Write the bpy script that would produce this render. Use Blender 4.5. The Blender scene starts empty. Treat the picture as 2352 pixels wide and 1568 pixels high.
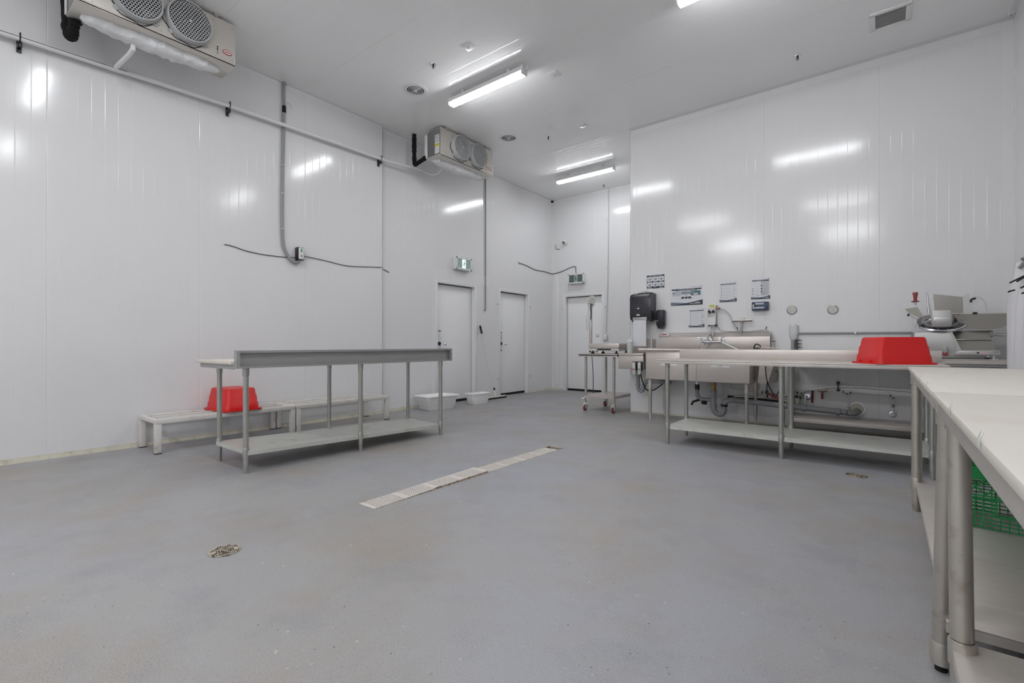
import bpy, bmesh, math, random
from mathutils import Vector, Matrix
PI = math.pi
random.seed(7)
sc = bpy.context.scene
COL = sc.collection

# ------------------------------------------------------------------ camera, world, exposure
CAM_H = 1.05
cam = bpy.data.cameras.new('camera'); cam_o = bpy.data.objects.new('camera', cam); COL.objects.link(cam_o)
cam.sensor_width = 36.0; cam.lens = 36.0 * 1092.0 / 2352.0
cam.shift_y = 6.0 / 2352.0
cam.clip_start = 0.02; cam.clip_end = 60
cam_o.location = (0, 0, CAM_H)
cam_o.rotation_euler = (PI / 2, 0, math.atan2(859.0, 1092.0))
sc.camera = cam_o
w = bpy.data.worlds.new('world'); sc.world = w; w.use_nodes = True
w.node_tree.nodes['Background'].inputs[0].default_value = (0.6, 0.62, 0.65, 1)
w.node_tree.nodes['Background'].inputs[1].default_value = 0.05
vs = sc.view_settings
vs.view_transform = 'Standard'; vs.look = 'None'; vs.gamma = 1.0; vs.use_curve_mapping = False
vs.exposure = 0.0
LAMP = 58.0        # radiance of the strip lamps' lenses

# ------------------------------------------------------------------ materials
def lin(c):
    return tuple(((v / 255.0) / 12.92 if v / 255.0 <= 0.04045 else ((v / 255.0 + 0.055) / 1.055) ** 2.4) for v in c)

def node(nt, t, **k):
    n = nt.nodes.new(t)
    for a, b in k.items(): setattr(n, a, b)
    return n

def mat(name, rgb, rough=0.5, metal=0.0, spec=0.5, var=0.0, vscale=4.0, stretch=(1, 1, 1), bump=0.0, bscale=60.0, bstretch=None, dirt=None, dscale=3.0, dlo=0.55, dhi=0.75, rvar=0.0, emit=None, estr=0.0, coat=0.0, alpha=1.0, trans=0.0):
    m = bpy.data.materials.new(name); m.use_nodes = True
    nt = m.node_tree; b = nt.nodes['Principled BSDF']
    c = lin(rgb) + (1,)
    b.inputs['Base Color'].default_value = c
    b.inputs['Roughness'].default_value = rough
    b.inputs['Metallic'].default_value = metal
    b.inputs['Specular IOR Level'].default_value = spec
    b.inputs['Coat Weight'].default_value = coat
    b.inputs['Transmission Weight'].default_value = trans
    b.inputs['Alpha'].default_value = alpha
    if emit:
        b.inputs['Emission Color'].default_value = lin(emit) + (1,)
        b.inputs['Emission Strength'].default_value = estr
    if var or bump or dirt or rvar:
        tc = node(nt, 'ShaderNodeTexCoord')
        mp = node(nt, 'ShaderNodeMapping'); mp.inputs['Scale'].default_value = stretch
        nt.links.new(tc.outputs['Object'], mp.inputs[0])
        last = None
        if var or rvar:
            n = node(nt, 'ShaderNodeTexNoise'); n.inputs['Scale'].default_value = vscale; n.inputs['Detail'].default_value = 5
            nt.links.new(mp.outputs[0], n.inputs[0])
            if var:
                mx = node(nt, 'ShaderNodeMix', data_type='RGBA')
                mx.inputs[6].default_value = tuple(v * (1 - var) for v in c[:3]) + (1,)
                mx.inputs[7].default_value = tuple(min(1, v * (1 + var)) for v in c[:3]) + (1,)
                nt.links.new(n.outputs[0], mx.inputs[0]); last = mx.outputs[2]
            if rvar:
                mr = node(nt, 'ShaderNodeMapRange'); mr.inputs[3].default_value = max(0.02, rough - rvar); mr.inputs[4].default_value = rough + rvar
                nt.links.new(n.outputs[0], mr.inputs[0]); nt.links.new(mr.outputs[0], b.inputs['Roughness'])
        if dirt:
            n = node(nt, 'ShaderNodeTexNoise'); n.inputs['Scale'].default_value = dscale; n.inputs['Detail'].default_value = 8; n.inputs['Roughness'].default_value = 0.65
            nt.links.new(tc.outputs['Object'], n.inputs[0])
            mr = node(nt, 'ShaderNodeMapRange'); mr.inputs[1].default_value = dlo; mr.inputs[2].default_value = dhi
            nt.links.new(n.outputs[0], mr.inputs[0])
            mx = node(nt, 'ShaderNodeMix', data_type='RGBA'); mx.inputs[6].default_value = c
            mx.inputs[7].default_value = lin(dirt) + (1,)
            if last: nt.links.new(last, mx.inputs[6])
            nt.links.new(mr.outputs[0], mx.inputs[0]); last = mx.outputs[2]
        if last: nt.links.new(last, b.inputs['Base Color'])
        if bump:
            n = node(nt, 'ShaderNodeTexNoise'); n.inputs['Scale'].default_value = bscale; n.inputs['Detail'].default_value = 3
            if bstretch:
                m2 = node(nt, 'ShaderNodeMapping'); m2.inputs['Scale'].default_value = bstretch
                nt.links.new(tc.outputs['Object'], m2.inputs[0]); nt.links.new(m2.outputs[0], n.inputs[0])
            else: nt.links.new(tc.outputs['Object'], n.inputs[0])
            bp = node(nt, 'ShaderNodeBump'); bp.inputs['Strength'].default_value = 1.0; bp.inputs['Distance'].default_value = bump
            nt.links.new(n.outputs[0], bp.inputs['Height']); nt.links.new(bp.outputs[0], b.inputs['Normal'])
    return m

M = {}
M['wall'] = mat('wall_panel_paint', (229, 229, 230), 0.14, spec=0.5, bump=0.0012, bscale=1.6, var=0.012, vscale=0.8)
M['ceil'] = mat('ceiling_panel_paint', (244, 244, 244), 0.075, spec=0.5, bump=0.00008, bscale=1.1)
M['trim'] = mat('white_trim', (232, 232, 233), 0.25)
M['door'] = mat('door_paint', (244, 244, 245), 0.3, bump=0.0004, bscale=2.0)
M['caulk'] = mat('caulk', (206, 202, 186), 0.6, dirt=(150, 140, 116), dscale=9, dlo=0.5, dhi=0.8)
M['white'] = mat('white_plastic', (232, 232, 232), 0.35)
M['tubwhite'] = mat('white_tub_plastic', (250, 250, 250), 0.4, var=0.03, vscale=6)
M['steel'] = mat('stainless_steel', (206, 198, 192), 0.34, 0.5, var=0.10, vscale=3, stretch=(1, 1, 14), rvar=0.07)
M['steelh'] = mat('brushed_steel_top', (206, 200, 194), 0.38, 0.35, var=0.12, vscale=5, stretch=(1, 9, 9), rvar=0.08, dirt=(186, 172, 164), dscale=2.5, dlo=0.5, dhi=0.85)
M['galv'] = mat('galvanised_steel', (208, 210, 203), 0.44, 0.25, var=0.10, vscale=7, rvar=0.08, dirt=(170, 156, 134), dscale=5, dlo=0.56, dhi=0.8)
M['greysteel'] = mat('dull_grey_steel', (172, 171, 169), 0.42, 0.4, var=0.1, vscale=3, stretch=(1, 2, 12), rvar=0.06)
M['leg'] = mat('leg_tube_steel', (190, 185, 177), 0.38, 0.75, var=0.12, vscale=12, rvar=0.1, dirt=(156, 140, 122), dscale=14, dlo=0.56, dhi=0.78)
M['galvleg'] = mat('galvanised_tube', (182, 184, 178), 0.34, 0.8, var=0.12, vscale=9, rvar=0.08, dirt=(158, 148, 128), dscale=9, dlo=0.55, dhi=0.8)
M['alu'] = mat('rack_aluminium', (224, 221, 216), 0.5, 0.1, var=0.08, vscale=8, dirt=(168, 158, 146), dscale=8, dlo=0.55, dhi=0.8)
M['board'] = mat('cutting_board_plastic', (216, 211, 202), 0.5, var=0.05, vscale=3, stretch=(8, 1, 1), dirt=(196, 180, 158), dscale=1.6, dlo=0.55, dhi=0.85, bump=0.0004, bscale=180)
M['red'] = mat('red_plastic', (210, 12, 12), 0.4, var=0.08, vscale=5, bump=0.0005, bscale=40)
M['redh'] = mat('red_handle_plastic', (146, 62, 60), 0.3)
M['darkred'] = mat('dark_red_plastic', (110, 18, 24), 0.4)
M['green'] = mat('green_plastic', (22, 150, 78), 0.4, var=0.1, vscale=5)
M['black'] = mat('black_plastic', (24, 24, 27), 0.3)
M['rubber'] = mat('black_rubber', (16, 16, 17), 0.8)
M['foamblack'] = mat('black_pipe_insulation', (7, 7, 7), 0.9, bump=0.004, bscale=40)
M['void'] = mat('cavity_shade', (10, 10, 10), 0.9)  # near-black colour of flat discs that stand for shade inside openings
M['chrome'] = mat('chrome', (225, 225, 232), 0.12, 1.0)
M['cast'] = mat('slicer_cast_aluminium', (200, 200, 198), 0.34, 0.45, var=0.03, vscale=5)
M['darkblade'] = mat('blade_steel', (120, 120, 124), 0.22, 1.0, var=0.15, vscale=9)
M['coolskin'] = mat('cooler_aluminium', (208, 204, 196), 0.38, 0.55, var=0.06, vscale=3, bump=0.0006, bscale=60)
M['coolside'] = mat('cooler_side_steel', (170, 170, 170), 0.3, 0.95, var=0.05, vscale=2)
M['guard'] = mat('fan_guard_plastic', (176, 177, 178), 0.4)
M['foam'] = mat('white_spray_foam', (232, 233, 235), 0.75, bump=0.012, bscale=22)
M['pvc'] = mat('grey_drain_pipe', (148, 150, 153), 0.45, var=0.05, vscale=8)
M['brass'] = mat('brass', (168, 138, 88), 0.35, 0.9)
M['conduit'] = mat('grey_conduit', (150, 151, 153), 0.5, bump=0.002, bscale=1, bstretch=(1, 1, 160))
M['thinwire'] = mat('dark_cable', (72, 72, 74), 0.6)
M['tube'] = mat('clear_tubing', (198, 201, 200), 0.3)
M['clear'] = mat('clear_guard', (225, 228, 230), 0.1, alpha=0.22)
M['slicersteel'] = mat('slicer_steel', (160, 157, 150), 0.28, 0.7, var=0.08, vscale=4)
M['plate'] = mat('wall_plate_steel', (172, 171, 167), 0.35, 0.7)
M['film'] = mat('clear_plastic_film', (226, 228, 230), 0.25, trans=0.12, bump=0.006, bscale=14)
M['paper'] = mat('white_paper', (222, 224, 228), 0.75)
M['ink'] = mat('dark_print', (56, 58, 72), 0.7)
M['inkgrey'] = mat('grey_print', (150, 153, 158), 0.7)
M['inklight'] = mat('pale_grey_print', (190, 194, 197), 0.7)
M['inkblue'] = mat('slate_print', (112, 126, 142), 0.7)
M['inkteal'] = mat('teal_print', (84, 128, 134), 0.7)
M['inkred'] = mat('red_print', (176, 40, 48), 0.6)
M['inkpink'] = mat('pale_pink_print', (214, 188, 192), 0.6)
M['yellow'] = mat('yellow_label', (206, 200, 52), 0.6)
M['bluebox'] = mat('slate_blue_plastic', (58, 72, 100), 0.4)
M['towelblk'] = mat('glossy_black_plastic', (46, 44, 51), 0.26)
M['greenpanel'] = mat('exit_green_lit', (140, 164, 156), 0.4, emit=(140, 166, 157), estr=0.16)
M['greendim'] = mat('exit_green_unlit', (92, 106, 101), 0.4)
M['exitwhite'] = mat('exit_pictogram_lit', (235, 250, 245), 0.4, emit=(225, 250, 242), estr=1.3)
M['exitpale'] = mat('exit_pictogram_unlit', (170, 184, 180), 0.4)
M['exitman'] = mat('exit_figure', (62, 92, 82), 0.5)
for _k, _f in (('lens', .88), ('lensfar', .76), ('lensnear', 1.05), ('lensfill', 2.4)):
    M[_k] = mat('lamp_' + _k, (255, 255, 255), 0.4, emit=(252, 253, 255), estr=LAMP * _f)
M['fabric'] = mat('white_coat_cloth', (226, 227, 230), 0.8, bump=0.003, bscale=9)
M['greyfabric'] = mat('grey_strap_cloth', (128, 130, 130), 0.9, bump=0.004, bscale=60)
M['casterred'] = mat('caster_red_rubber', (128, 50, 52), 0.5)
M['sticker'] = mat('sticker_white', (226, 226, 226), 0.5)
M['grate'] = mat('trench_cover_steel', (218, 211, 204), 0.5, 0.1, var=0.06, vscale=9)
M['oldbrass'] = mat('worn_drain_metal', (200, 190, 172), 0.5, 0.4, var=0.2, vscale=30, dirt=(96, 88, 78), dscale=40, dlo=0.5, dhi=0.6)
M['ventgrey'] = mat('vent_grille', (176, 176, 172), 0.6)

def floor_material():
    m = bpy.data.materials.new('epoxy_floor'); m.use_nodes = True
    nt = m.node_tree; b = nt.nodes['Principled BSDF']; L = nt.links.new
    tc = node(nt, 'ShaderNodeTexCoord')
    def noise(scale, det=6, rough=0.6):
        n = node(nt, 'ShaderNodeTexNoise'); n.inputs['Scale'].default_value = scale
        n.inputs['Detail'].default_value = det; n.inputs['Roughness'].default_value = rough
        L(tc.outputs['Object'], n.inputs[0]); return n
    def rng(src, lo, hi, a=0.0, c=1.0):
        r = node(nt, 'ShaderNodeMapRange'); r.inputs[1].default_value = lo; r.inputs[2].default_value = hi
        r.inputs[3].default_value = a; r.inputs[4].default_value = c
        L(src, r.inputs[0]); return r.outputs[0]
    def mix(f, a, c):
        x = node(nt, 'ShaderNodeMix', data_type='RGBA')
        if isinstance(f, float): x.inputs[0].default_value = f
        else: L(f, x.inputs[0])
        for i, v in ((6, a), (7, c)):
            if isinstance(v, tuple): x.inputs[i].default_value = lin(v) + (1,)
            else: L(v, x.inputs[i])
        return x.outputs[2]
    base = mix(rng(noise(0.45, 3).outputs[0], 0.35, 0.65), (150, 152, 160), (154, 152, 147))
    base = mix(rng(noise(1.1, 7, 0.65).outputs[0], 0.46, 0.70), base, (146, 135, 119))
    base = mix(rng(noise(2.4, 7, 0.7).outputs[0], 0.50, 0.72, 0, 0.6), base, (122, 123, 128))
    fine = noise(170, 2)
    base = mix(rng(fine.outputs[0], 0.35, 0.65, 0, 0.5), base, (176, 177, 182))
    base = mix(rng(noise(60, 2).outputs[0], 0.62, 0.72, 0, 0.35), base, (118, 118, 120))
    # black pits
    v = node(nt, 'ShaderNodeTexVoronoi'); v.inputs['Scale'].default_value = 21; L(tc.outputs['Object'], v.inputs[0])
    pit = rng(v.outputs['Distance'], 0.045, 0.075, 1.0, 0.0)
    gate = rng(noise(1.7, 2).outputs[0], 0.52, 0.56)
    mu = node(nt, 'ShaderNodeMath', operation='MULTIPLY'); L(pit, mu.inputs[0]); L(gate, mu.inputs[1])
    base = mix(mu.outputs[0], base, (70, 68, 70))
    # chipped pale specks and scuffs
    sp = rng(noise(24, 8, 0.78).outputs[0], 0.625, 0.66)
    gate2 = rng(noise(1.9, 4).outputs[0], 0.42, 0.60)
    m2 = node(nt, 'ShaderNodeMath', operation='MULTIPLY'); L(sp, m2.inputs[0]); L(gate2, m2.inputs[1])
    base = mix(m2.outputs[0], base, (222, 216, 205))
    L(base, b.inputs['Base Color'])
    L(rng(noise(1.8, 5).outputs[0], 0.3, 0.7, 0.36, 0.52), b.inputs['Roughness'])
    b.inputs['Specular IOR Level'].default_value = 0.5
    bp = node(nt, 'ShaderNodeBump'); bp.inputs['Strength'].default_value = 0.7; bp.inputs['Distance'].default_value = 0.0015
    L(noise(120, 3).outputs[0], bp.inputs['Height']); L(bp.outputs[0], b.inputs['Normal'])
    return m
M['floor'] = floor_material()

# ------------------------------------------------------------------ geometry helpers
class MB:
    """collects shapes in world coordinates; build() links them as ONE mesh object under a root"""
    def __init__(s): s.v = []; s.f = []; s.m = []; s.sm = []; s.g = []
    def add(s, vs, fs, mi=0, smooth=False):
        o = len(s.v); s.g.append((o, len(s.f))); s.v += [tuple(v) for v in vs]
        for k, f in enumerate(fs):
            s.f.append([i + o for i in f]); s.m.append(mi)
            s.sm.append(smooth[k] if isinstance(smooth, list) else smooth)
        return s
    def bm(s, bm, mi=0, smooth=False):
        bm.verts.index_update()
        s.add([v.co for v in bm.verts], [[v.index for v in f.verts] for f in bm.faces], mi, smooth); bm.free(); return s
    def box(s, x0, x1, y0, y1, z0, z1, bev=0.0, mi=0, seg=2):
        bm = bmesh.new()
        r = bmesh.ops.create_cube(bm, size=1.0)
        for v in bm.verts:
            v.co = Vector(((x0 + x1) / 2 + v.co.x * (x1 - x0), (y0 + y1) / 2 + v.co.y * (y1 - y0), (z0 + z1) / 2 + v.co.z * (z1 - z0)))
        bev = min(bev, 0.49 * min(abs(x1 - x0), abs(y1 - y0), abs(z1 - z0)))
        if bev > 0: bmesh.ops.bevel(bm, geom=list(bm.edges), offset=bev, segments=seg, affect='EDGES', profile=0.5)
        return s.bm(bm, mi)
    def obox(s, c, ax, ay, az, mi=0):
        c = Vector(c); ax = Vector(ax); ay = Vector(ay); az = Vector(az)
        vs = [c + i * ax + j * ay + k * az for k in (-1, 1) for j in (-1, 1) for i in (-1, 1)]
        return s.add(vs, [(0, 2, 3, 1), (4, 5, 7, 6), (0, 1, 5, 4), (2, 6, 7, 3), (0, 4, 6, 2), (1, 3, 7, 5)], mi)
    def cone(s, p0, p1, r0, r1=None, seg=16, mi=0, caps=True):
        if r1 is None: r1 = r0
        p0 = Vector(p0); p1 = Vector(p1); d = (p1 - p0).normalized()
        a = d.orthogonal().normalized(); b = d.cross(a)
        vs = []
        for p, r in ((p0, r0), (p1, r1)):
            for i in range(seg):
                t = 2 * PI * i / seg; vs.append(p + (a * math.cos(t) + b * math.sin(t)) * r)
        fs = [(i, (i + 1) % seg, seg + (i + 1) % seg, seg + i) for i in range(seg)]; sm = [True] * seg
        if caps: fs += [tuple(range(seg))[::-1], tuple(range(seg, 2 * seg))]; sm += [False, False]
        return s.add(vs, fs, mi, sm)
    def tube(s, pts, r, seg=10, mi=0, smooth_n=0, closed=False):
        P = [Vector(p) for p in pts]
        if smooth_n: P = catmull(P, smooth_n)
        n = len(P); rr = r if isinstance(r, (list, tuple)) else [r] * n
        if len(rr) != n: rr = [rr[min(len(rr) - 1, int(i * len(rr) / n))] for i in range(n)]
        vs = []; up = None
        for i, p in enumerate(P):
            d = (P[min(i + 1, n - 1)] - P[max(i - 1, 0)]).normalized()
            if up is None: up = d.orthogonal().normalized()
            a = (up - d * up.dot(d))
            a = a.normalized() if a.length > 1e-6 else d.orthogonal().normalized()
            up = a; b = d.cross(a)
            for k in range(seg):
                t = 2 * PI * k / seg; vs.append(p + (a * math.cos(t) + b * math.sin(t)) * rr[i])
        fs = [(i * seg + k, i * seg + (k + 1) % seg, (i + 1) * seg + (k + 1) % seg, (i + 1) * seg + k) for i in range(n - 1) for k in range(seg)]
        sm = [True] * len(fs)
        fs += [tuple(range(seg))[::-1], tuple((n - 1) * seg + k for k in range(seg))]; sm += [False, False]
        return s.add(vs, fs, mi, sm)
    def lathe(s, c, axis, prof, seg=24, mi=0, smooth=True, closed=False):
        c = Vector(c); d = Vector(axis).normalized(); a = d.orthogonal().normalized(); b = d.cross(a)
        vs = []
        for r, h in prof:
            for i in range(seg):
                t = 2 * PI * i / seg; vs.append(c + d * h + (a * math.cos(t) + b * math.sin(t)) * r)
        n = len(prof); fs = []
        for j in range(n if closed else n - 1):
            j2 = (j + 1) % n
            for i in range(seg): fs.append((j * seg + i, j * seg + (i + 1) % seg, j2 * seg + (i + 1) % seg, j2 * seg + i))
        return s.add(vs, fs, mi, smooth)
    def ring(s, c, axis, r0, r1, h, seg=28, mi=0):
        return s.lathe(c, axis, [(r0, 0), (r1, 0), (r1, h), (r0, h)], seg, mi, False, True)
    def loft(s, sections, mi=0, smooth=True, caps=True):
        n = len(sections[0]); vs = [v for sec in sections for v in sec]; fs = []
        for j in range(len(sections) - 1):
            for i in range(n): fs.append((j * n + i, j * n + (i + 1) % n, (j + 1) * n + (i + 1) % n, (j + 1) * n + i))
        sm = [smooth] * len(fs)
        if caps:
            fs += [tuple(range(n))[::-1], tuple((len(sections) - 1) * n + i for i in range(n))]; sm += [False, False]
        return s.add(vs, fs, mi, sm)
    def prism(s, poly, f0, f1, mi=0):
        """poly: list of 2-D points; f0/f1 map them to 3-D on either side"""
        n = len(poly); vs = [f0(p) for p in poly] + [f1(p) for p in poly]
        fs = [(i, (i + 1) % n, n + (i + 1) % n, n + i) for i in range(n)] + [tuple(range(n))[::-1], tuple(range(n, 2 * n))]
        return s.add(vs, fs, mi)
    def build_each(s, name, m, parent):
        """one object per collected shape"""
        out = []
        for i, (v0, f0) in enumerate(s.g):
            v1, f1 = s.g[i + 1] if i + 1 < len(s.g) else (len(s.v), len(s.f))
            q = MB(); q.add(s.v[v0:v1], [[k - v0 for k in f] for f in s.f[f0:f1]], 0, s.sm[f0:f1]); out.append(q.build(name, m, parent))
        return out
    def build(s, name, m, parent=None, fix=True):
        me = bpy.data.meshes.new(name)
        off = Vector(parent_world(parent)) if parent else Vector((0, 0, 0))
        me.from_pydata([tuple(Vector(v) - off) for v in s.v], [], s.f)
        for x in (m if isinstance(m, (list, tuple)) else [m]): me.materials.append(M[x] if isinstance(x, str) else x)
        me.polygons.foreach_set('material_index', s.m); me.polygons.foreach_set('use_smooth', s.sm)
        me.update()
        if fix:
            bm = bmesh.new(); bm.from_mesh(me); bmesh.ops.recalc_face_normals(bm, faces=bm.faces); bm.to_mesh(me); bm.free()
            me.set_sharp_from_angle(angle=math.radians(38))
        o = bpy.data.objects.new(name, me); COL.objects.link(o)
        if parent: o.parent = parent
        return o

WORLD = {}
def parent_world(o):
    p = Vector((0, 0, 0))
    while o: p += o.location; o = o.parent
    return p

def catmull(P, n):
    out = []
    for i in range(len(P) - 1):
        p0 = P[max(i - 1, 0)]; p1 = P[i]; p2 = P[i + 1]; p3 = P[min(i + 2, len(P) - 1)]
        for k in range(n):
            t = k / n
            out.append(0.5 * ((2 * p1) + (p2 - p0) * t + (2 * p0 - 5 * p1 + 4 * p2 - p3) * t * t + (3 * p1 - p0 - 3 * p2 + p3) * t ** 3))
    out.append(P[-1]); return out

def rrect(cx, cy, z, hx, hy, r, n=4):
    pts = []
    for (sx, sy, a0) in ((1, 1, 0), (-1, 1, PI / 2), (-1, -1, PI), (1, -1, 1.5 * PI)):
        for k in range(n + 1):
            a = a0 + PI / 2 * k / n
            pts.append((cx + sx * (hx - r) + r * math.cos(a), cy + sy * (hy - r) + r * math.sin(a), z))
    return pts

def tag(o, label=None, cat=None, group=None, kind=None):
    if label: o['label'] = label
    if cat: o['category'] = cat
    if group: o['group'] = group
    if kind: o['kind'] = kind
    return o
def thing(name, loc, label, cat, group=None):
    o = bpy.data.objects.new(name, None); COL.objects.link(o); o.location = loc; o.empty_display_size = 0.1
    return tag(o, label, cat, group)
def copy_tree(o, parent=None):
    c = o.copy(); COL.objects.link(c)
    if parent: c.parent = parent
    for ch in list(o.children): copy_tree(ch, c)
    return c
def structure(name, mb, m, parent=None, label=None):
    o = mb.build(name, m, parent)
    if parent is None: o['kind'] = 'structure'
    if label: o['label'] = label
    return o

_fc = {}
def text(name, body, size, loc, rot, m, parent, squash=1.0, ext=0.0004):
    """flat lettering, converted to a mesh"""
    cu = bpy.data.curves.new('t', 'FONT'); cu.body = body; cu.size = size; cu.extrude = ext
    cu.align_x = 'CENTER'; cu.align_y = 'CENTER'; cu.resolution_u = 2
    ob = bpy.data.objects.new('t', cu); COL.objects.link(ob)
    bpy.context.view_layer.update()
    me = bpy.data.meshes.new_from_object(ob.evaluated_get(bpy.context.evaluated_depsgraph_get()))
    bpy.data.objects.remove(ob); bpy.data.curves.remove(cu)
    R = Matrix.Translation(Vector(loc) - parent_world(parent)) @ rot.to_4x4() @ Matrix.Diagonal((squash, 1, 1, 1))
    me.transform(R); me.materials.clear(); me.materials.append(M[m])
    o = bpy.data.objects.new(name, me); COL.objects.link(o); o.parent = parent
    return o
from mathutils import Euler
ROT_S = Euler((PI / 2, 0, 0)).to_matrix()          # readable from the -Y side
ROT_E = Euler((PI / 2, 0, PI / 2)).to_matrix()     # readable from the +X side

# ------------------------------------------------------------------ room
XL, XF = -6.02, -6.08         # near and far part of the long wall
YJ = 4.46                     # where it steps back
YB, YS = 9.23, 6.95           # back wall, sink wall
XS, XR = -3.12, 1.02          # free edge of the sink wall, wall by the prep table
YR, ZC = -4.0, 4.36
D1 = (5.65, 6.6); D2 = (7.35, 8.28); D3 = (-5.72, -4.80); DH = 2.12

def ribbed(name, mp, a0, a1, bfun, m, parent, pitch=0.102, flip=False):
    """one insulated panel: flats with shallow V grooves between them, a joint at both edges.  mp(a, b, depth) -> xyz"""
    pr = [(a0, 0.0022, False), (a0 + 0.0015, 0.0016, False), (a0 + 0.005, 0.0, False)]
    n = max(1, int(round((a1 - a0) / pitch))); st = (a1 - a0) / n
    for k in range(1, n):
        c = a0 + k * st
        for da, dd in ((-0.0042, 0.0), (-0.0021, 0.0005), (0, 0.0007), (0.0021, 0.0005), (0.0042, 0.0)):
            pr.append((c + da, dd, da > -0.004))
    pr += [(a1 - 0.005, 0, False), (a1 - 0.0015, 0.0016, False), (a1, 0.0022, False)]
    cuts = sorted({c for rng_ in bfun[1] for c in rng_[:2]})
    mb = MB()
    out = []
    for i in range(len(pr) - 1):
        (p, dp, _), (q, dq, sm) = pr[i], pr[i + 1]
        seg = [p] + [c for c in cuts if p < c < q] + [q]
        for j in range(len(seg) - 1):
            u, v = seg[j], seg[j + 1]
            du = dp + (dq - dp) * (u - p) / max(q - p, 1e-9); dv = dp + (dq - dp) * (v - p) / max(q - p, 1e-9)
            b0, b1 = bfun[0]
            for (c0, c1, h) in bfun[1]:
                if c0 <= (u + v) / 2 <= c1: b0 = h
            f = (0, 1, 2, 3) if not flip else (3, 2, 1, 0)
            mb.add([mp(u, b0, du), mp(v, b0, dv), mp(v, b1, dv), mp(u, b1, du)], [f], 0, sm)
    # weld shared columns so that the groove facets shade smoothly
    o = mb.build(name, m, parent, fix=False)
    bm = bmesh.new(); bm.from_mesh(o.data); bmesh.ops.remove_doubles(bm, verts=bm.verts, dist=1e-5); bm.to_mesh(o.data); bm.free()
    return o

# floor, with the trench left open
TX0, TX1, TY0, TY1 = -2.725, -2.555, 1.83, 4.085
fl = MB()
X0, X1, Y0, Y1 = -6.4, 1.2, YR - .1, 9.5
for (a, b, c, d) in ((X0, TX0, Y0, Y1), (TX1, X1, Y0, Y1), (TX0, TX1, Y0, TY0), (TX0, TX1, TY1, Y1)):
    fl.add([(a, c, 0), (b, c, 0), (b, d, 0), (a, d, 0), (a, c, -.12), (b, c, -.12), (b, d, -.12), (a, d, -.12)],
           [(0, 1, 2, 3), (7, 6, 5, 4), (0, 4, 5, 1), (1, 5, 6, 2), (2, 6, 7, 3), (3, 7, 4, 0)])
fl.box(TX0, TX1, TY0, TY1, -.14, -.12)
floor = structure('floor', fl, 'floor')

# walls: backing slab plus the insulated panels as parts
wl = MB()
wl.box(XL - .12, XL - .007, YR, YJ, 0, ZC)
for a, b, z in ((YJ, D1[0], 0), (D1[0], D1[1], DH), (D1[1], D2[0], 0), (D2[0], D2[1], DH), (D2[1], YB + .1, 0)):
    wl.box(XF - .14, XF - .007, a, b, z, ZC)
wall_left = structure('wall_left', wl, 'wall')
seams = [YR, -2.89, -1.665, -0.44, 0.787, 2.013, 3.242, YJ]
for a, b in zip(seams, seams[1:]):
    ribbed('wall_panel', lambda u, z, d: (XL - d, u, z), a, b, ((0, ZC), []), 'wall', wall_left)
seams = [YJ, 5.65, 6.92, 8.15, YB]
for a, b in zip(seams, seams[1:]):
    ribbed('wall_panel', lambda u, z, d: (XF - d, u, z), a, b, ((0, ZC), [(D1[0], D1[1], DH), (D2[0], D2[1], DH)]), 'wall', wall_left)
wb = MB()
for a, b, z in ((XF - .1, D3[0], 0), (D3[0], D3[1], DH), (D3[1], XS + .1, 0)):
    wb.box(a, b, YB + .007, YB + .14, z, ZC)
wall_back = structure('wall_back', wb, 'wall')
seams = [XF, -4.97, -3.75, XS + .05]
for a, b in zip(seams, seams[1:]):
    ribbed('wall_panel', lambda u, z, d: (u, YB + d, z), a, b, ((0, ZC), [(D3[0], D3[1], DH)]), 'wall', wall_back)
ws = MB(); ws.box(XS + .007, XR + .1, YS + .007, YS + .12, 0, ZC); ws.box(XS + .007, XS + .12, YS + .12, YB, 0, ZC)
wall_inner = structure('wall_inner', ws, 'wall')
seams = [XS, -2.50, -1.258, -0.059, XR]
for a, b in zip(seams, seams[1:]):
    ribbed('wall_panel', lambda u, z, d: (u, YS + d, z), a, b, ((0, ZC), []), 'wall', wall_inner)
ribbed('wall_panel', lambda u, z, d: (XS + d, u, z), YS, YS + 1.14, ((0, ZC), []), 'wall', wall_inner)
ribbed('wall_panel', lambda u, z, d: (XS + d, u, z), YS + 1.14, YB, ((0, ZC), []), 'wall', wall_inner)
wr = MB(); wr.box(XR + .007, XR + .12, YR, YS + .1, 0, ZC)
wall_right = structure('wall_right', wr, 'wall')
k = YS
while k > YR + .01:
    k2 = max(k - 1.22, YR)
    ribbed('wall_panel', lambda u, z, d: (XR + d, u, z), k2, k, ((0, ZC), []), 'wall', wall_right); k = k2
we = MB(); we.box(XL - .1, XR + .1, YR - .12, YR - .007, 0, ZC)
wall_rear = structure('wall_rear', we, 'wall')
k = XL
while k < XR - .01:
    k2 = min(k + 1.2, XR)
    ribbed('wall_panel', lambda u, z, d: (u, YR - d, z), k, k2, ((0, ZC), []), 'wall', wall_rear); k = k2
ce = MB(); ce.box(XF - .14, XR + .12, YR - .12, YB + .14, ZC + .007, ZC + .12)
ceiling = structure('ceiling', ce, 'ceil')
seams = [YR, -2.94, -1.72, -0.47, 0.76, 1.98, 3.19, 4.41, 5.62, 6.82, 8.03, YB]
for a, b in zip(seams, seams[1:]):
    ribbed('ceiling_panel', lambda u, x, d: (x, u, ZC + d), a, b, ((XF, XR if b < YS else XR), []), 'ceil', ceiling)

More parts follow.
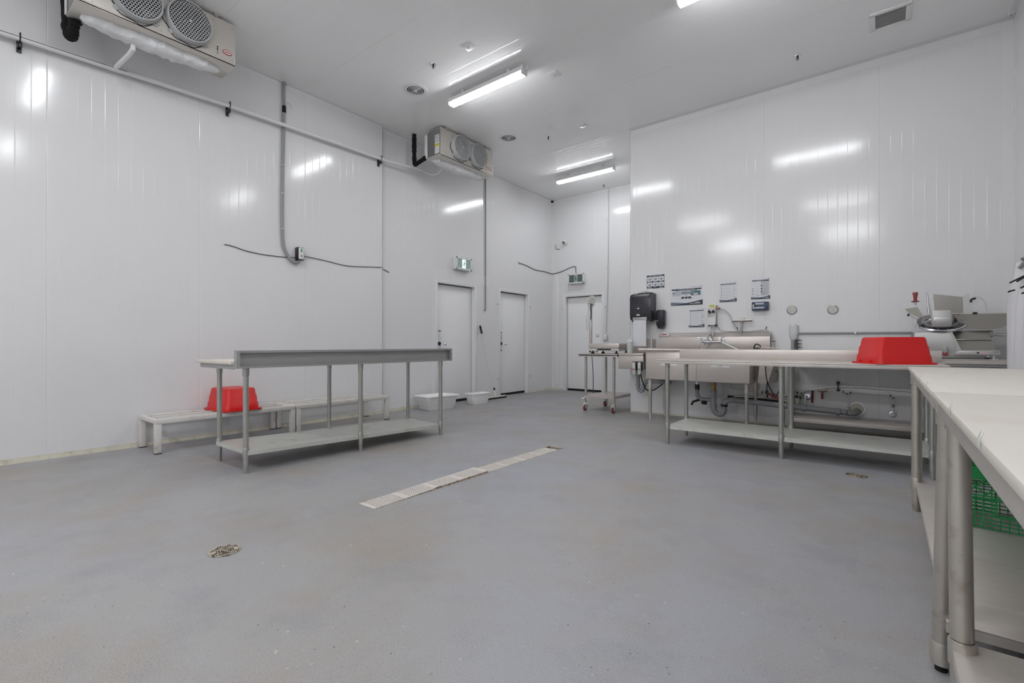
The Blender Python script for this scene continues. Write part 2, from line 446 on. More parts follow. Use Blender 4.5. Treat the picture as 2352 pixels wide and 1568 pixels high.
# angle trims in the corners
def angle_trim(name, a, b, n1, n2, leg, t=0.0025):
    """L-shaped angle from a to b; n1 and n2 point along its two legs"""
    a = Vector(a); b = Vector(b); n1 = Vector(n1); n2 = Vector(n2)
    poly = [(0, 0), (leg, 0), (leg, t), (t, t), (t, leg), (0, leg)]
    mb = MB(); mb.prism(poly, lambda p: a + n1 * p[0] + n2 * p[1], lambda p: b + n1 * p[0] + n2 * p[1])
    return structure(name, mb, 'trim')
angle_trim('trim_1', (XL, YR, ZC), (XL, YJ, ZC), (1, 0, 0), (0, 0, -1), .045)
angle_trim('trim_2', (XF, YJ, ZC), (XF, YB, ZC), (1, 0, 0), (0, 0, -1), .045)
angle_trim('trim_3', (XF, YB, ZC), (XS, YB, ZC), (0, -1, 0), (0, 0, -1), .035)
angle_trim('trim_4', (XS, YS, ZC), (XR, YS, ZC), (0, -1, 0), (0, 0, -1), .085)
angle_trim('trim_5', (XR, YS, 0), (XR, YS, ZC - .085), (-1, 0, 0), (0, -1, 0), .08)
angle_trim('trim_6', (XR, YR, ZC), (XR, YS - .085, ZC), (-1, 0, 0), (0, 0, -1), .045)
angle_trim('trim_7', (XF, YB, 0), (XF, YB, ZC), (1, 0, 0), (0, -1, 0), .05)
mb = MB(); mb.box(XF, XL + .003, YJ, YJ + .004, 0, ZC - .046); mb.box(XL, XL + .003, YJ - .035, YJ + .004, 0, ZC - .046)
structure('trim_8', mb, 'trim')
mb = MB(); mb.box(XS - .003, XS, YS - .003, YS + .05, 0, ZC); mb.box(XS - .003, XS + .035, YS - .003, YS, 0, ZC)
structure('trim_9', mb, 'trim')
mb = MB(); mb.box(XF, XF + .004, 5.52, D1[0] - .001, 0, DH + .24); mb.box(XF, XF + .004, D1[0] - .001, 7.02, DH + .05, DH + .24)
structure('trim_10', mb, 'trim')
mb = MB(); mb.box(XF + .052, XF + .20, YB - .012, YB, .04, 2.64, .002)
structure('trim_12', mb, 'trim')

# cove strips where the walls meet the floor
def base(name, pts, nx, ny, h=.045, d=.022):
    mb = MB()
    for (a, b) in pts:
        a = Vector(a); b = Vector(b); n = Vector((nx, ny, 0))
        poly = [(0, 0), (d, 0), (d, .006), (.006, h * .6), (.004, h), (0, h)]
        mb.prism(poly, lambda p: a + n * p[0] + Vector((0, 0, p[1])), lambda p: b + n * p[0] + Vector((0, 0, p[1])))
    return structure(name, mb, 'caulk')
base('baseboard_left', [((XL, YR, 0), (XL, YJ, 0)), ((XF, YJ, 0), (XF, D1[0] - .06, 0)), ((XF, D1[1] + .06, 0), (XF, D2[0] - .06, 0)), ((XF, D2[1] + .06, 0), (XF, YB, 0))], 1, 0)
base('baseboard_back', [((XF, YB, 0), (D3[0] - .06, YB, 0)), ((D3[1] + .06, YB, 0), (XS, YB, 0))], 0, -1, .04)
base('baseboard_inner', [((XS, YS, 0), (XR, YS, 0))], 0, -1, .02, .012)
base('baseboard_right', [((XR, YR, 0), (XR, YS, 0))], -1, 0)

# doors
def door(name, side, a0, a1, knob, label_side):
    """side 'L': in the long wall (faces +X); side 'B': in the back wall (faces -Y)"""
    if side == 'L': P = lambda a, d, z: (XF - d, a, z)
    else: P = lambda a, d, z: (a, YB + d, z)
    def bx(mb, a, b, d0, d1, z0, z1, bev=0.0, mi=0):
        p = P(a, d0, z0); q = P(b, d1, z1)
        mb.box(min(p[0], q[0]), max(p[0], q[0]), min(p[1], q[1]), max(p[1], q[1]), z0, z1, bev, mi)
    leaf = MB(); bx(leaf, a0 + .012, a1 - .012, .088, .135, .045, DH - .018, .004)
    root = structure(name, leaf, 'door')
    fr = MB()
    bx(fr, a0 - .004, a0 + .006, -.004, .14, 0, DH); bx(fr, a1 - .006, a1 + .004, -.004, .14, 0, DH); bx(fr, a0 - .004, a1 + .004, -.004, .14, DH - .006, DH + .004)
    bx(fr, a0 - .055, a0 + .0, -.006, 0, 0, DH + .05, .002); bx(fr, a1, a1 + .055, -.006, 0, 0, DH + .05, .002); bx(fr, a0, a1, -.006, 0, DH + .002, DH + .05, .002)
    fr.build('door_frame', 'trim', root)
    gk = MB(); bx(gk, a0 + .006, a0 + .012, .09, .13, .05, DH - .02); bx(gk, a1 - .012, a1 - .006, .09, .13, .05, DH - .02); bx(gk, a0 + .006, a1 - .006, .09, .13, DH - .018, DH - .006)
    gk.build_each('gasket', 'rubber', root)
    sw = MB(); bx(sw, a0 + .006, a1 - .006, .082, .14, .0, .045); sw.build('gap_shade', 'rubber', root)  # black strip paints in the dark gap under the leaf
    if knob:
        ka = a0 + .12
        pl = MB(); bx(pl, ka - .045, ka + .045, .084, .088, .90, 1.20, .001); pl.build('lock_plate', 'sticker', root)
        kb = MB(); c = Vector(P(ka, .084, 1.06)); n = Vector(P(ka, 0, 0)) - Vector(P(ka, 1, 0))
        kb.lathe(c, n, [(.0, .012), (.022, .012), (.024, 0), (.034, 0), (.034, .008), (.026, .02), (.0, .02)], 20)
        kb.build('keeper', 'black', root)
        k2 = MB(); c2 = Vector(P(ka + .11, .088, 1.05)); k2.lathe(c2, n, [(.0, 0), (.009, 0), (.009, .03), (.02, .035), (.024, .05), (.015, .06), (.0, .062)], 16)
        k2.build('release_knob', 'chrome', root)
        st = MB(); bx(st, ka - .03, ka + .04, .083, .084, 1.275, 1.29); bx(st, ka - .03, ka + .04, .083, .084, .915, .93)
        st.build('door_label', 'ink', root)
        s2 = MB(); bx(s2, ka - .03, ka + .03, .0832, .0842, 1.13, 1.25); s2.build('door_label', 'inkpink' if label_side else 'paper', root)
    else:
        st = MB(); bx(st, a1 + .0 - .20, a1 - .10, .087, .088, 1.245, 1.26); bx(st, a1 - .19, a1 - .11, .087, .088, 1.20, 1.235)
        st.build('door_label', 'inkpink', root)
    n = Vector(P(0, 0, 0)) - Vector(P(0, 1, 0))
    if name != 'door_1':
        for aa, zz in ((a0 - .085, 1.85), (a0 - .085, .36), (a1 + .085, 1.85), (a1 + .085, .36)):
            b = MB(); b.lathe(Vector(P(aa, 0, zz)), n, [(.019, 0), (.018, .006), (.011, .011), (0, .013)], 12)
            b.build('bolt_cap', 'chrome', root)
    return root
door('door_1', 'L', D1[0], D1[1], True, False)
door('door_2', 'L', D2[0], D2[1], True, True)
door('door_3', 'B', D3[0], D3[1], False, False)

# ------------------------------------------------------------------ floor drains
def perforated(y0, y1, x0, x1, zf, root):
    """cover plate with real holes in patches; zf(y) is the height of its top"""
    mb = MB(); c = .0185; nx = 8; mx = ((x1 - x0) - nx * c) / 2
    L_ = y1 - y0; npat = 4; plen = 12 * c; gap = (L_ - npat * plen) / (npat + .8)
    rows = []; y = y0 + gap * .7
    for p in range(npat):
        rows.append((y, y + plen)); y += plen + gap
    def q(a, b, e, f): mb.add([(a, e, zf(e)), (b, e, zf(e)), (b, f, zf(f)), (a, f, zf(f))], [(0, 1, 2, 3)])
    def cell(cx, cy):
        h = c / 2; r = c * .30
        o = [(cx - h, cy - h), (cx + h, cy - h), (cx + h, cy + h), (cx - h, cy + h)]
        i = [(cx, cy - r), (cx + r, cy), (cx, cy + r), (cx - r, cy)]
        V = [(a, b, zf(b)) for a, b in o + i]
        mb.add(V, [(0, 1, 4), (1, 5, 4), (1, 2, 5), (2, 6, 5), (2, 3, 6), (3, 7, 6), (3, 0, 7), (0, 4, 7)])
    q(x0, x0 + mx, y0, y1); q(x1 - mx, x1, y0, y1)
    prev = y0
    for a, b in rows:
        q(x0 + mx, x1 - mx, prev, a)
        for i in range(nx):
            for j in range(12): cell(x0 + mx + (i + .5) * c, a + (j + .5) * c)
        prev = b
    q(x0 + mx, x1 - mx, prev, y1)
    t = .006
    for (a, b, e, f) in ((x0, x0, y0, y1), (x1, x1, y0, y1), (x0, x1, y0, y0), (x0, x1, y1, y1)):
        mb.add([(a, e, zf(e)), (b, f, zf(f)), (b, f, zf(f) - t), (a, e, zf(e) - t)], [(0, 1, 2, 3)])
    return mb.build('perforated_plate', 'grate', root, fix=False)
t = thing('trench_cover', (-2.64, 2.39, 0), 'perforated steel trench drain cover nearer the camera, its far end lifted proud of the floor', 'drain cover', 'trench drain covers')
perforated(1.835, 2.94, -2.722, -2.562, lambda y: .002 + .014 * max(0, (y - 1.835) / 1.1), t)
lip = MB(); lip.box(-2.564, -2.56, 2.35, 2.94, -.02, .012); lip.build('side_lip', 'oldbrass', t)
t = thing('trench_cover', (-2.64, 3.48, 0), 'perforated steel trench drain cover at the far end of the trench, lying flush', 'drain cover', 'trench drain covers')
perforated(2.945, 3.99, -2.718, -2.562, lambda y: .0015, t)
mb = MB()
for (a, b, c_, d) in ((TX0 - .012, TX0 + .002, TY0 - .01, TY1 + .012), (TX1 - .002, TX1 + .006, TY0 - .01, TY1 + .012), (TX0 - .012, TX1 + .006, TY1 - .004, TY1 + .016)):
    mb.box(a, b, c_, d, -.05, .001)
structure('trim_11', mb, 'oldbrass')

def round_drain(x, y, r, label, nring=5):
    t = thing('round_drain', (x, y, 0), label, 'drain', 'round floor drains')
    b = MB(); b.cone((x, y, -.0005), (x, y, .0012), r * .96, seg=32); b.build('sump_shade', 'void', t)
    g = MB(); g.ring((x, y, .0012), (0, 0, 1), r * .9, r, .003, 32)
    for k in range(nring):
        ri = r * (.1 + .78 * k / nring); g.ring((x, y, .0014), (0, 0, 1), ri, ri + r * .07, .0028, 28)
    for k in range(4):
        a = k * PI / 2 + .5
        g.obox((x + math.cos(a) * r * .5, y + math.sin(a) * r * .5, .0028), (math.cos(a) * r * .45, math.sin(a) * r * .45, 0), (-math.sin(a) * r * .05, math.cos(a) * r * .05, 0), (0, 0, .0014))
    for k in range(2):
        a = k * PI + 1.3
        g.cone((x + math.cos(a) * r * .72, y + math.sin(a) * r * .72, .001), (x + math.cos(a) * r * .72, y + math.sin(a) * r * .72, .0044), r * .2, seg=14)
    g.build('strainer', 'oldbrass', t)
    return t
round_drain(-2.635, .995, .072, 'round brass floor drain strainer alone in the open floor near the camera')
round_drain(-.186, 4.685, .078, 'small worn round floor drain in front of the long stainless prep table')
# ------------------------------------------------------------------ furniture
def leg_on(mb, x, y, z0, z1, r, foot=.12, x1=None, sleeve=True):
    """tubular leg with gusset collar at the top and adjustable foot"""
    mb.cone((x, y, z0 + foot * .55), (x, y, z1), r, seg=18)
    mb.cone((x, y, z0 + .004), (x, y, z0 + foot * .62), r * .82, seg=16)
    mb.cone((x, y, z0 + foot * .55), (x, y, z0 + foot * 1.25), r * 1.14, seg=18)
    mb.cone((x, y, z0), (x, y, z0 + .006), r * .88, seg=14)

def table_leg(root, x, y, z1, r, m='galv', zs=.15, top=None, low=False):
    """tubular leg with gusset collar, shelf clamp and foot; top: where its head is if it leans"""
    tx, ty = top or (x, y)
    def P(z): f = z / z1; return (x + (tx - x) * f, y + (ty - y) * f, z)
    o = MB(); o.cone(P(.06), P(z1), r, seg=22)
    l = o.build('leg', m, root)
    f = MB(); f.lathe((x, y, 0), (0, 0, 1), [(0, 0), (r * .80, 0), (r * .88, .006), (r * .88, .07), (0, .07)], 18) if not low else f.lathe((x, y, 0), (0, 0, 1), [(0, 0), (r * .62, 0), (r * .66, .05), (0, .05)], 16)
    f.build('foot', 'rubber' if low else m, l)
    if low: zs = .075
    q = P(zs - .02); s = MB(); s.lathe((q[0], q[1], zs - .05), (0, 0, 1), [(r, 0), (r * 1.15, .001), (r * 1.18, .068), (r * 1.12, .072), (r, .072)], 22)
    s.build('shelf_clamp', m, l)
    q = P(z1 - .03); c = MB(); c.lathe((q[0], q[1], z1 - .062), (0, 0, 1), [(r, 0), (r * 1.16, .001), (r * 1.2, .055), (r * 1.2, .062), (0, .062)], 22)
    c.build('gusset', m, l)
    return l

# prep table standing free on the left, its upstand towards the room
t = thing('prep_table', (-4.4, 2.75, 0), 'freestanding steel prep table with raised upstand in front of the low aluminium racks', 'table')
mb = MB()
mb.box(-4.75, -4.0615, 1.606, 3.955, .853, .885, .003)
mb.build('tabletop', 'greysteel', t)
mb = MB()
mb.box(-4.750, -4.0612, 1.597, 1.605, .848, .8855, .001); mb.box(-4.757, -4.7512, 1.597, 3.96, .848, .8855)
mb.build('edge_band', 'greysteel', t)
up = MB()
up.box(-4.060, -4.053, 1.599, 3.961, .8555, .9905)
up.box(-4.0605, -4.012, 1.598, 3.962, .991, .999, .001)
up.box(-4.052, -4.0125, 1.600, 3.960, .8555, .862)
up.box(-4.0175, -4.0122, 1.626, 3.934, .979, .9905)
up.box(-4.0175, -4.0122, 1.626, 3.934, .8625, .872)
up.box(-4.052, -4.0185, 1.5995, 1.606, .8625, .9905); up.box(-4.052, -4.0185, 3.954, 3.9605, .8625, .9905)
up.box(-4.018, -4.0118, 1.5985, 1.6255, .8552, .9907); up.box(-4.018, -4.0118, 3.9345, 3.9615, .8552, .9907)
up.build('upstand', 'greysteel', t)
for k, (x, y) in enumerate(((-4.70, 1.73), (-4.09, 1.70), (-4.70, 2.80), (-4.07, 2.76), (-4.70, 3.87), (-4.06, 3.82))):
    table_leg(t, x, y, .853, .0205 if x < -4.5 else .0215, 'galvleg', .185 - .024 * (y - 1.7))
sh = MB()
za, zb = .178, .118
for (x0, x1, dz0, dz1) in ((-4.70, -4.07, 0, .004), (-4.074, -4.066, -.03, .004), (-4.704, -4.696, -.03, .004)):
    sh.add([(x0, 1.72, za + dz0), (x1, 1.70, za + dz0), (x1, 3.82, zb + dz0), (x0, 3.87, zb + dz0), (x0, 1.72, za + dz1), (x1, 1.70, za + dz1), (x1, 3.82, zb + dz1), (x0, 3.87, zb + dz1)],
           [(0, 3, 2, 1), (4, 5, 6, 7), (0, 1, 5, 4), (1, 2, 6, 5), (2, 3, 7, 6), (3, 0, 4, 7)])
sh.box(-4.70, -4.07, 1.705, 1.712, za - .03, za + .003); sh.box(-4.70, -4.07, 3.845, 3.852, zb - .03, zb + .003)
sh.build('undershelf', 'galv', t)
mb = MB(); mb.box(-4.80, -4.065, 1.575, 3.93, .886, .913, .004)
tag(mb.build('cutting_board', 'board'), 'white plastic board laid on the freestanding steel prep table with the raised upstand', 'cutting board')

# low slatted racks along the wall
def rack(y0, y1, label):
    t = thing('dunnage_rack', (-5.72, (y0 + y1) / 2, 0), label, 'rack', 'low aluminium racks by the wall')
    x0, x1 = -5.985, -5.455; h = .332
    for x in (x0 + .025, x1 - .025):
        for y in (y0 + .025, y1 - .025):
            l = MB(); l.box(x - .0262, x + .0262, y - .0262, y + .0262, 0.0075, h - .049, .004); l = l.build('leg', 'alu', t)
            f = MB(); f.box(x - .028, x + .028, y - .028, y + .028, 0, .008, .002); f.build('foot_cap', 'black', l)
    for y in (y0, y1 - .045):
        mb = MB(); mb.box(x0 + .0405, x1 - .0405, y + .001, y + .044, h - .045, h - .006, .003); mb.build('end_rail', 'alu', t)
    for x in (x0, x1 - .04):
        mb = MB(); mb.box(x, x + .04, y0, y1, h - .048, h - .004, .003); mb.build('side_rail', 'alu', t)
    n = 3; wd = (x1 - x0 - .08)
    for k in range(n):
        cx = x0 + .04 + wd * (k + .5) / n + (k - 1) * .02
        mb = MB(); mb.box(cx - .021, cx + .021, y0 + .0455, y1 - .0455, h - .024, h - .001, .004); mb.build('slat', 'alu', t)
    return t
rack(1.455, 2.815, 'low slatted aluminium rack carrying the upturned red tub')
rack(2.835, 4.16, 'low slatted aluminium rack with nothing on it, behind the prep table')

# lug tubs
def tub(name, cx, cy, z, L_, W_, H_, rz, m, label, upside, group=None, steps=2, cat='tub', lip=.028, taper=.82):
    t = thing(name, (cx, cy, z), label, cat, group)
    hs = []
    def sec(f, k):     # f: 0 at rim, 1 at bottom
        return (L_ / 2 * k, W_ / 2 * k if W_ > L_ * .5 else W_ / 2 * k, f * H_)
    prof = []
    nst = steps + 1
    for i in range(nst):
        k0 = 1 - (1 - taper) * i / nst; k1 = 1 - (1 - taper) * (i + .58) / nst
        prof += [(i / nst, k0), ((i + .93) / nst, k1)]
    prof[-1] = (1 - .06, taper + .015)
    outer = [rrect(cx, cy, 0, L_ / 2 * k, W_ / 2 * k, .05 * k) for f, k in prof]
    zz = [f for f, k in prof]
    def Z(f): return z + H_ * (f if upside else 1 - f)
    secs = [[(p[0], p[1], Z(f)) for p in s_] for s_, f in zip(outer, zz)]
    secs.append([(p[0], p[1], Z(1)) for p in rrect(cx, cy, 0, L_ / 2 * (taper - .03), W_ / 2 * (taper - .03), .04)])
    # inner wall, going back to the rim
    inner = [[(p[0], p[1], Z(f)) for p in rrect(cx, cy, 0, L_ / 2 * k - .004, W_ / 2 * k - .004, .045)] for f, k in ((.97, taper - .02), (.6, taper + .06), (0.0, .985))]
    b = MB(); b.loft(secs + inner[:0], smooth=True, caps=False)
    n = len(secs[0]); b.add(secs[-1], [tuple(range(n))], 0, False)
    b.loft(inner, smooth=True, caps=False); b.add(inner[0], [tuple(range(n))], 0, False)
    b.build('tub_body', m, t, fix=False)
    r = MB()
    lo, hi = (0.0, .013) if upside else (H_ - .013, H_)
    R = [[(p[0], p[1], z + h) for p in rrect(cx, cy, 0, L_ / 2 * 1 + o, W_ / 2 + o, .05 + o)] for o, h in ((-.004, lo), (lip, lo), (lip + .002, lo + .004), (lip, hi), (-.004, hi), (-.004, lo))]
    r.loft(R, smooth=False, caps=False); r.build('rim', m, t, fix=False)
    for sgn in (-1, 1):
        h = MB(); zc = z + (.02 if upside else H_ - .022)
        for dy in (-.07, .07): h.box(cx + sgn * (L_ / 2 + lip * .1) - .006, cx + sgn * (L_ / 2 + lip * .1) + .016, cy + dy - .003, cy + dy + .003, zc - .012, zc + .008)
        h.build_each('handle_rib', m, t)
    if not upside and steps:
        pass
    t.rotation_euler = (0, 0, rz)
    return t
tub('lug_tub', -5.70, 2.235, .333, .50, .36, .235, .04, 'red', 'red plastic lug tub turned upside down on the low aluminium rack', True, 'red lug tubs')
tub('lug_tub', .045, 5.13, .886, .43, .34, .222, math.radians(32), 'red', 'red plastic lug tub turned upside down on the long stainless prep table', True, 'red lug tubs')
tub('lug_tub', -5.75, 5.33, 0, .60, .38, .225, math.radians(82), 'tubwhite', 'large ribbed white plastic tub on the floor in front of the wider door', False, 'white tubs on the floor', lip=.026)
tub('lug_tub', -5.67, 6.23, 0, .44, .22, .19, math.radians(86), 'tubwhite', 'small smooth white plastic tub on the floor beside the leaning squeegee', False, 'white tubs on the floor', steps=0, lip=.012, taper=.80)

# floor squeegee
t = thing('long_handled_squeegee', (-5.76, 6.9, 0), 'long-handled floor squeegee with black grip leaning on the wall between two doors', 'squeegee')
mb = MB(); mb.tube([(-5.90, 6.95, .10), (-6.03, 6.72, 1.30)], .0115, 12); mb.build('handle', 'alu', t)
mb = MB(); mb.tube([(-6.024, 6.731, 1.25), (-6.041, 6.702, 1.40)], .019, 14); mb.build('grip', 'black', t)
mb = MB(); mb.tube([(-5.885, 6.975, .05), (-5.903, 6.945, .20)], .017, 12); mb.build('socket', 'white', t)
mb = MB(); mb.tube([(-5.899, 6.952, .17), (-5.906, 6.94, .215)], .021, 12); mb.build('collar', 'black', t)
mb = MB(); mb.box(-5.90, -5.865, 6.62, 7.28, .028, .055, .005); mb.build('head', 'alu', t)
mb = MB(); mb.box(-5.888, -5.876, 6.60, 7.30, 0.0, .036, .002); mb.build('blade', 'rubber', t)

# long stainless prep table in front of the sinks
t = thing('prep_table', (-.76, 5.24, 0), 'long stainless prep table with rear upstand standing in front of the sinks', 'table')
mb = MB(); mb.box(-1.90, .385, 4.87, 5.591, .874, .886, .005)
mb.box(-1.8995, .3845, 4.8705, 4.8765, .847, .8735, .001); mb.box(-1.8995, -1.8935, 4.877, 5.59, .847, .8735); mb.box(.3785, .3845, 4.877, 5.59, .847, .8735)
mb.build('tabletop', 'steelh', t)
mb = MB(); mb.box(-1.90, .385, 5.592, 5.606, .876, .990, .002); mb.box(-1.90, .385, 5.604, 5.64, .978, .990, .002); mb.build('upstand', 'steel', t)
for (x, y) in ((-1.81, 4.95), (-.755, 4.955), (.285, 4.92), (-1.81, 5.55), (-.755, 5.54), (.285, 5.55)):
    table_leg(t, x, y, .862, .0215, 'galvleg', .2)
mb = MB(); mb.box(-1.81, .285, 4.95, 5.55, .192, .198, .002); mb.box(-1.809, .284, 4.951, 4.957, .158, .1915); mb.box(-1.809, -1.803, 4.9575, 5.545, .158, .1915); mb.box(-1.809, .284, 5.5455, 5.549, .158, .1915)
mb.build('undershelf', 'galv', t)

# table along the wall that carries the slicer
t = thing('equipment_table', (.08, 6.57, 0), 'stainless equipment table pushed against the wall under the slicer', 'table')
mb = MB(); mb.box(-.95, .955, 6.2, 6.90, .896, .906, .002); mb.box(-.9495, .9545, 6.2005, 6.2065, .862, .8955); mb.box(-.9495, -.944, 6.207, 6.899, .862, .8955)
mb.build('tabletop', 'steelh', t)
mb = MB(); mb.box(-.95, .955, 6.215, 6.225, .835, .858, .001); mb.build('apron', 'greysteel', t)
for (x, y) in ((-.880, 6.33), (.88, 6.33), (-.912, 6.80), (.88, 6.83)):
    table_leg(t, x, y, .88, .0215, 'leg', .2)
mb = MB(); mb.box(-.88, .88, 6.33, 6.83, .194, .2, .002); mb.box(-.88, .88, 6.327, 6.333, .155, .199, .002); mb.build('undershelf', 'steelh', t)

# two tables end to end by the wall, white boards on top
def side_table(y0, y1, label, legs):
    t = thing('prep_table', (.55, (y0 + y1) / 2, 0), label, 'table', 'steel prep tables end to end along the wall')
    mb = MB(); mb.box(.1295, .99, y0, y1, .874, .8825, .002); mb.box(.123, .129, y0, y1, .838, .8835, .002)
    mb.box(.1295, .989, y0 + .001, y0 + .006, .838, .8735); mb.box(.1295, .989, y1 - .006, y1 - .001, .838, .8735)
    mb.build('tabletop', 'steelh', t)
    for x, y, tp, lw in legs: table_leg(t, x, y, .86, .0265, 'leg', .19, tp, lw)
    mb = MB(); mb.box(.148, .93, y0 + .05, y1 - .05, .18, .186, .002); mb.box(.1485, .1535, y0 + .051, y1 - .051, .150, .1795)
    mb.box(.154, .929, y0 + .051, y0 + .055, .15, .1795); mb.box(.154, .929, y1 - .055, y1 - .051, .15, .1795)
    mb.build('undershelf', 'steelh', t)
    return t
side_table(1.955, 4.02, 'steel prep table with the green crate on its lower shelf, along the wall', ((.140, 2.06, (.154, 2.0), True), (.152, 3.93, None, False), (.9, 2.06, None, False), (.9, 3.93, None, False)))
side_table(.10, 1.945, 'steel prep table nearest the camera, with worn tubular legs', ((.170, 1.83, (.168, 1.92), False), (.168, .25, None, False), (.9, 1.83, None, False), (.9, .25, None, False)))
def long_board(y0, y1, label, tabs):
    t = thing('cutting_board', (.55, (y0 + y1) / 2, .883), label, 'cutting board', 'white boards on the tables along the wall')
    mb = MB(); mb.box(.112, .975, y0, y1, .8845, .904, .004, seg=2); mb.build('board', 'board', t)
    for y in tabs:
        c = MB()
        c.tube([(.111, y - .006, .893), (.110, y - .006, .905), (.114, y - .003, .918), (.114, y + .003, .918), (.110, y + .006, .905), (.111, y + .006, .893)], .0015, 6, smooth_n=3)
        c.build('edge_clip', 'galv', t)
long_board(1.957, 4.05, 'white plastic cutting board on the farther table along the wall', (2.2, 2.62, 3.1, 3.55))
long_board(.10, 1.95, 'white plastic cutting board on the table nearest the camera', (1.0, 1.42))

# milk crate, upside down
def crate(cx, cy, z, Lx, Ly, Hh, rz):
    t = thing('milk_crate', (cx, cy, z), 'upturned green lattice milk crate on the shelf under the white board', 'crate')
    hx, hy = Lx / 2, Ly / 2
    sides = [(Vector((1, 0, 0)), Vector((cx, cy - hy, z)), hx), (Vector((1, 0, 0)), Vector((cx, cy + hy, z)), hx),
             (Vector((0, 1, 0)), Vector((cx - hx, cy, z)), hy), (Vector((0, 1, 0)), Vector((cx + hx, cy, z)), hy)]
    for d, c, h in sides:
        n = Vector((d.y, d.x, 0)) * .005
        mb = MB(); up = Vector((0, 0, 1))
        def bar(a0, z0, a1, z1, t_=.0035, w_=1.0):
            p = c + d * a0 + up * z0; q = c + d * a1 + up * z1
            v = (q - p); m_ = (p + q) / 2; dd = v / 2; s_ = v.normalized().cross(n.normalized()) * t_
            mb.obox(m_, dd, n * w_, s_)
        for zz in (.004, .02, .035, .052): bar(-h, zz * Hh / .28, h, zz * Hh / .28, .002)
        for zz in (.118, .128): bar(-h, zz * Hh / .28, h, zz * Hh / .28, .003)
        for k in range(15):
            a = -h + 2 * h * k / 14; bar(a, .0, a, .052 * Hh / .28, .002)
            if abs(a) > .1: bar(a, .052 * Hh / .28, a, .128 * Hh / .28, .002)
        for zz in (.066, .08, .095, .108):
            bar(-h, zz * Hh / .28, -.1, zz * Hh / .28, .002); bar(.1, zz * Hh / .28, h, zz * Hh / .28, .002)
        bar(-.1, .055 * Hh / .28, -.1, .12 * Hh / .28, .004, 1.8); bar(.1, .055 * Hh / .28, .1, .12 * Hh / .28, .004, 1.8)
        bar(-.1, .056 * Hh / .28, .1, .056 * Hh / .28, .004, 1.8); bar(-.1, .118 * Hh / .28, .1, .118 * Hh / .28, .004, 1.8)
        z0, z1 = .13 * Hh / .28, .19 * Hh / .28; st = (z1 - z0) * .9
        k = -h
        while k < h - .001:
            e = min(k + st, h); bar(k, z0, e, z0 + (e - k) / st * (z1 - z0), .003); bar(k, z1, e, z1 - (e - k) / st * (z1 - z0), .003); k += st
        k = -h + st / 2
        mb.obox(c + up * (.215 * Hh / .28), d * h, n * .6, up * (.024 * Hh / .28))
        for zz in (.192, .245, .252, .259, .266, .273, .28): bar(-h, zz * Hh / .28, h, zz * Hh / .28, .002, 1.6)
        mb.build('lattice_side', 'green', t)
    mb = MB()
    for sx in (-1, 1):
        for sy in (-1, 1): mb.cone((cx + sx * hx, cy + sy * hy, z), (cx + sx * hx, cy + sy * hy, z + Hh), .009, seg=10)
    mb.build_each('corner_post', 'green', t)
    mb = MB()
    for k in range(9):
        a = -hx + Lx * k / 8; mb.box(cx + a - .002, cx + a + .002, cy - hy, cy + hy, z + Hh - .006, z + Hh)
        b = -hy + Ly * k / 8; mb.box(cx - hx, cx + hx, cy + b - .002, cy + b + .002, z + Hh - .005, z + Hh - .001)
    mb.build('lattice_base', 'green', t)
    t.rotation_euler = (0, 0, rz)
crate(.52, 3.26, .187, .40, .32, .335, math.radians(-7))

# ------------------------------------------------------------------ sinks
t = thing('double_sink', (-1.95, 6.6, 0), 'large two-bowl stainless pot sink with tall splashback against the wall', 'sink')
mb = MB()
def bowl(mb, x0, x1, y0, y1, z0, z1, th=.006):
    mb.box(x0, x1, y0, y0 + th, z0, z1, .002); mb.box(x0, x1, y1 - th, y1, z0, z1, .002)
    mb.box(x0, x0 + th, y0, y1, z0, z1, .002); mb.box(x1 - th, x1, y0, y1, z0, z1, .002); mb.box(x0, x1, y0, y1, z0, z0 + th, .002)
b1 = MB(); bowl(b1, -2.60, -1.985, 6.28, 6.86, .570, .95); b1.build('bowl', 'steel', t)
b2 = MB(); bowl(b2, -1.94, -1.29, 6.28, 6.86, .567, .95); b2.build('bowl', 'steel', t)
fr = MB(); fr.box(-2.0, -1.92, 6.275, 6.29, .572, .955, .002); fr.build('centre_strip', 'steel', t)
rm = MB()
rm.tube([(-2.69, 6.27, .972), (-1.28, 6.27, .972)], .018, 12); rm.tube([(-2.69, 6.27, .972), (-2.69, 6.88, .972)], .018, 12); rm.tube([(-1.28, 6.27, .972), (-1.28, 6.88, .972)], .018, 12)
rm.box(-2.69, -2.60, 6.27, 6.88, .945, .952); rm.box(-1.99, -1.93, 6.28, 6.88, .94, .953, .002); rm.box(-2.69, -1.28, 6.265, 6.285, .945, .972, .001)
rm.build('rolled_rim', 'steel', t)
sp = MB(); sp.box(-2.64, -1.17, 6.85, 6.90, .94, 1.15, .002)
sp.prism([(6.85, 1.15), (6.938, 1.214), (6.949, 1.214), (6.949, .95), (6.89, .95)], lambda p: (-2.64, p[0], p[1]), lambda p: (-1.17, p[0], p[1]))
sp.build('splashback', 'steel', t)
st = MB(); st.obox((-2.555, 6.889, 1.187), (.055, 0, 0), (0, .0302, .022), (0, -.0008, .0011)); st = st.build('maker_plate', 'sticker', t)
s2 = MB(); s2.obox((-2.565, 6.887, 1.189), (.035, 0, 0), (0, .009, .0066), (0, -.001, .0013)); s2.build('plate_print', 'inkred', st)
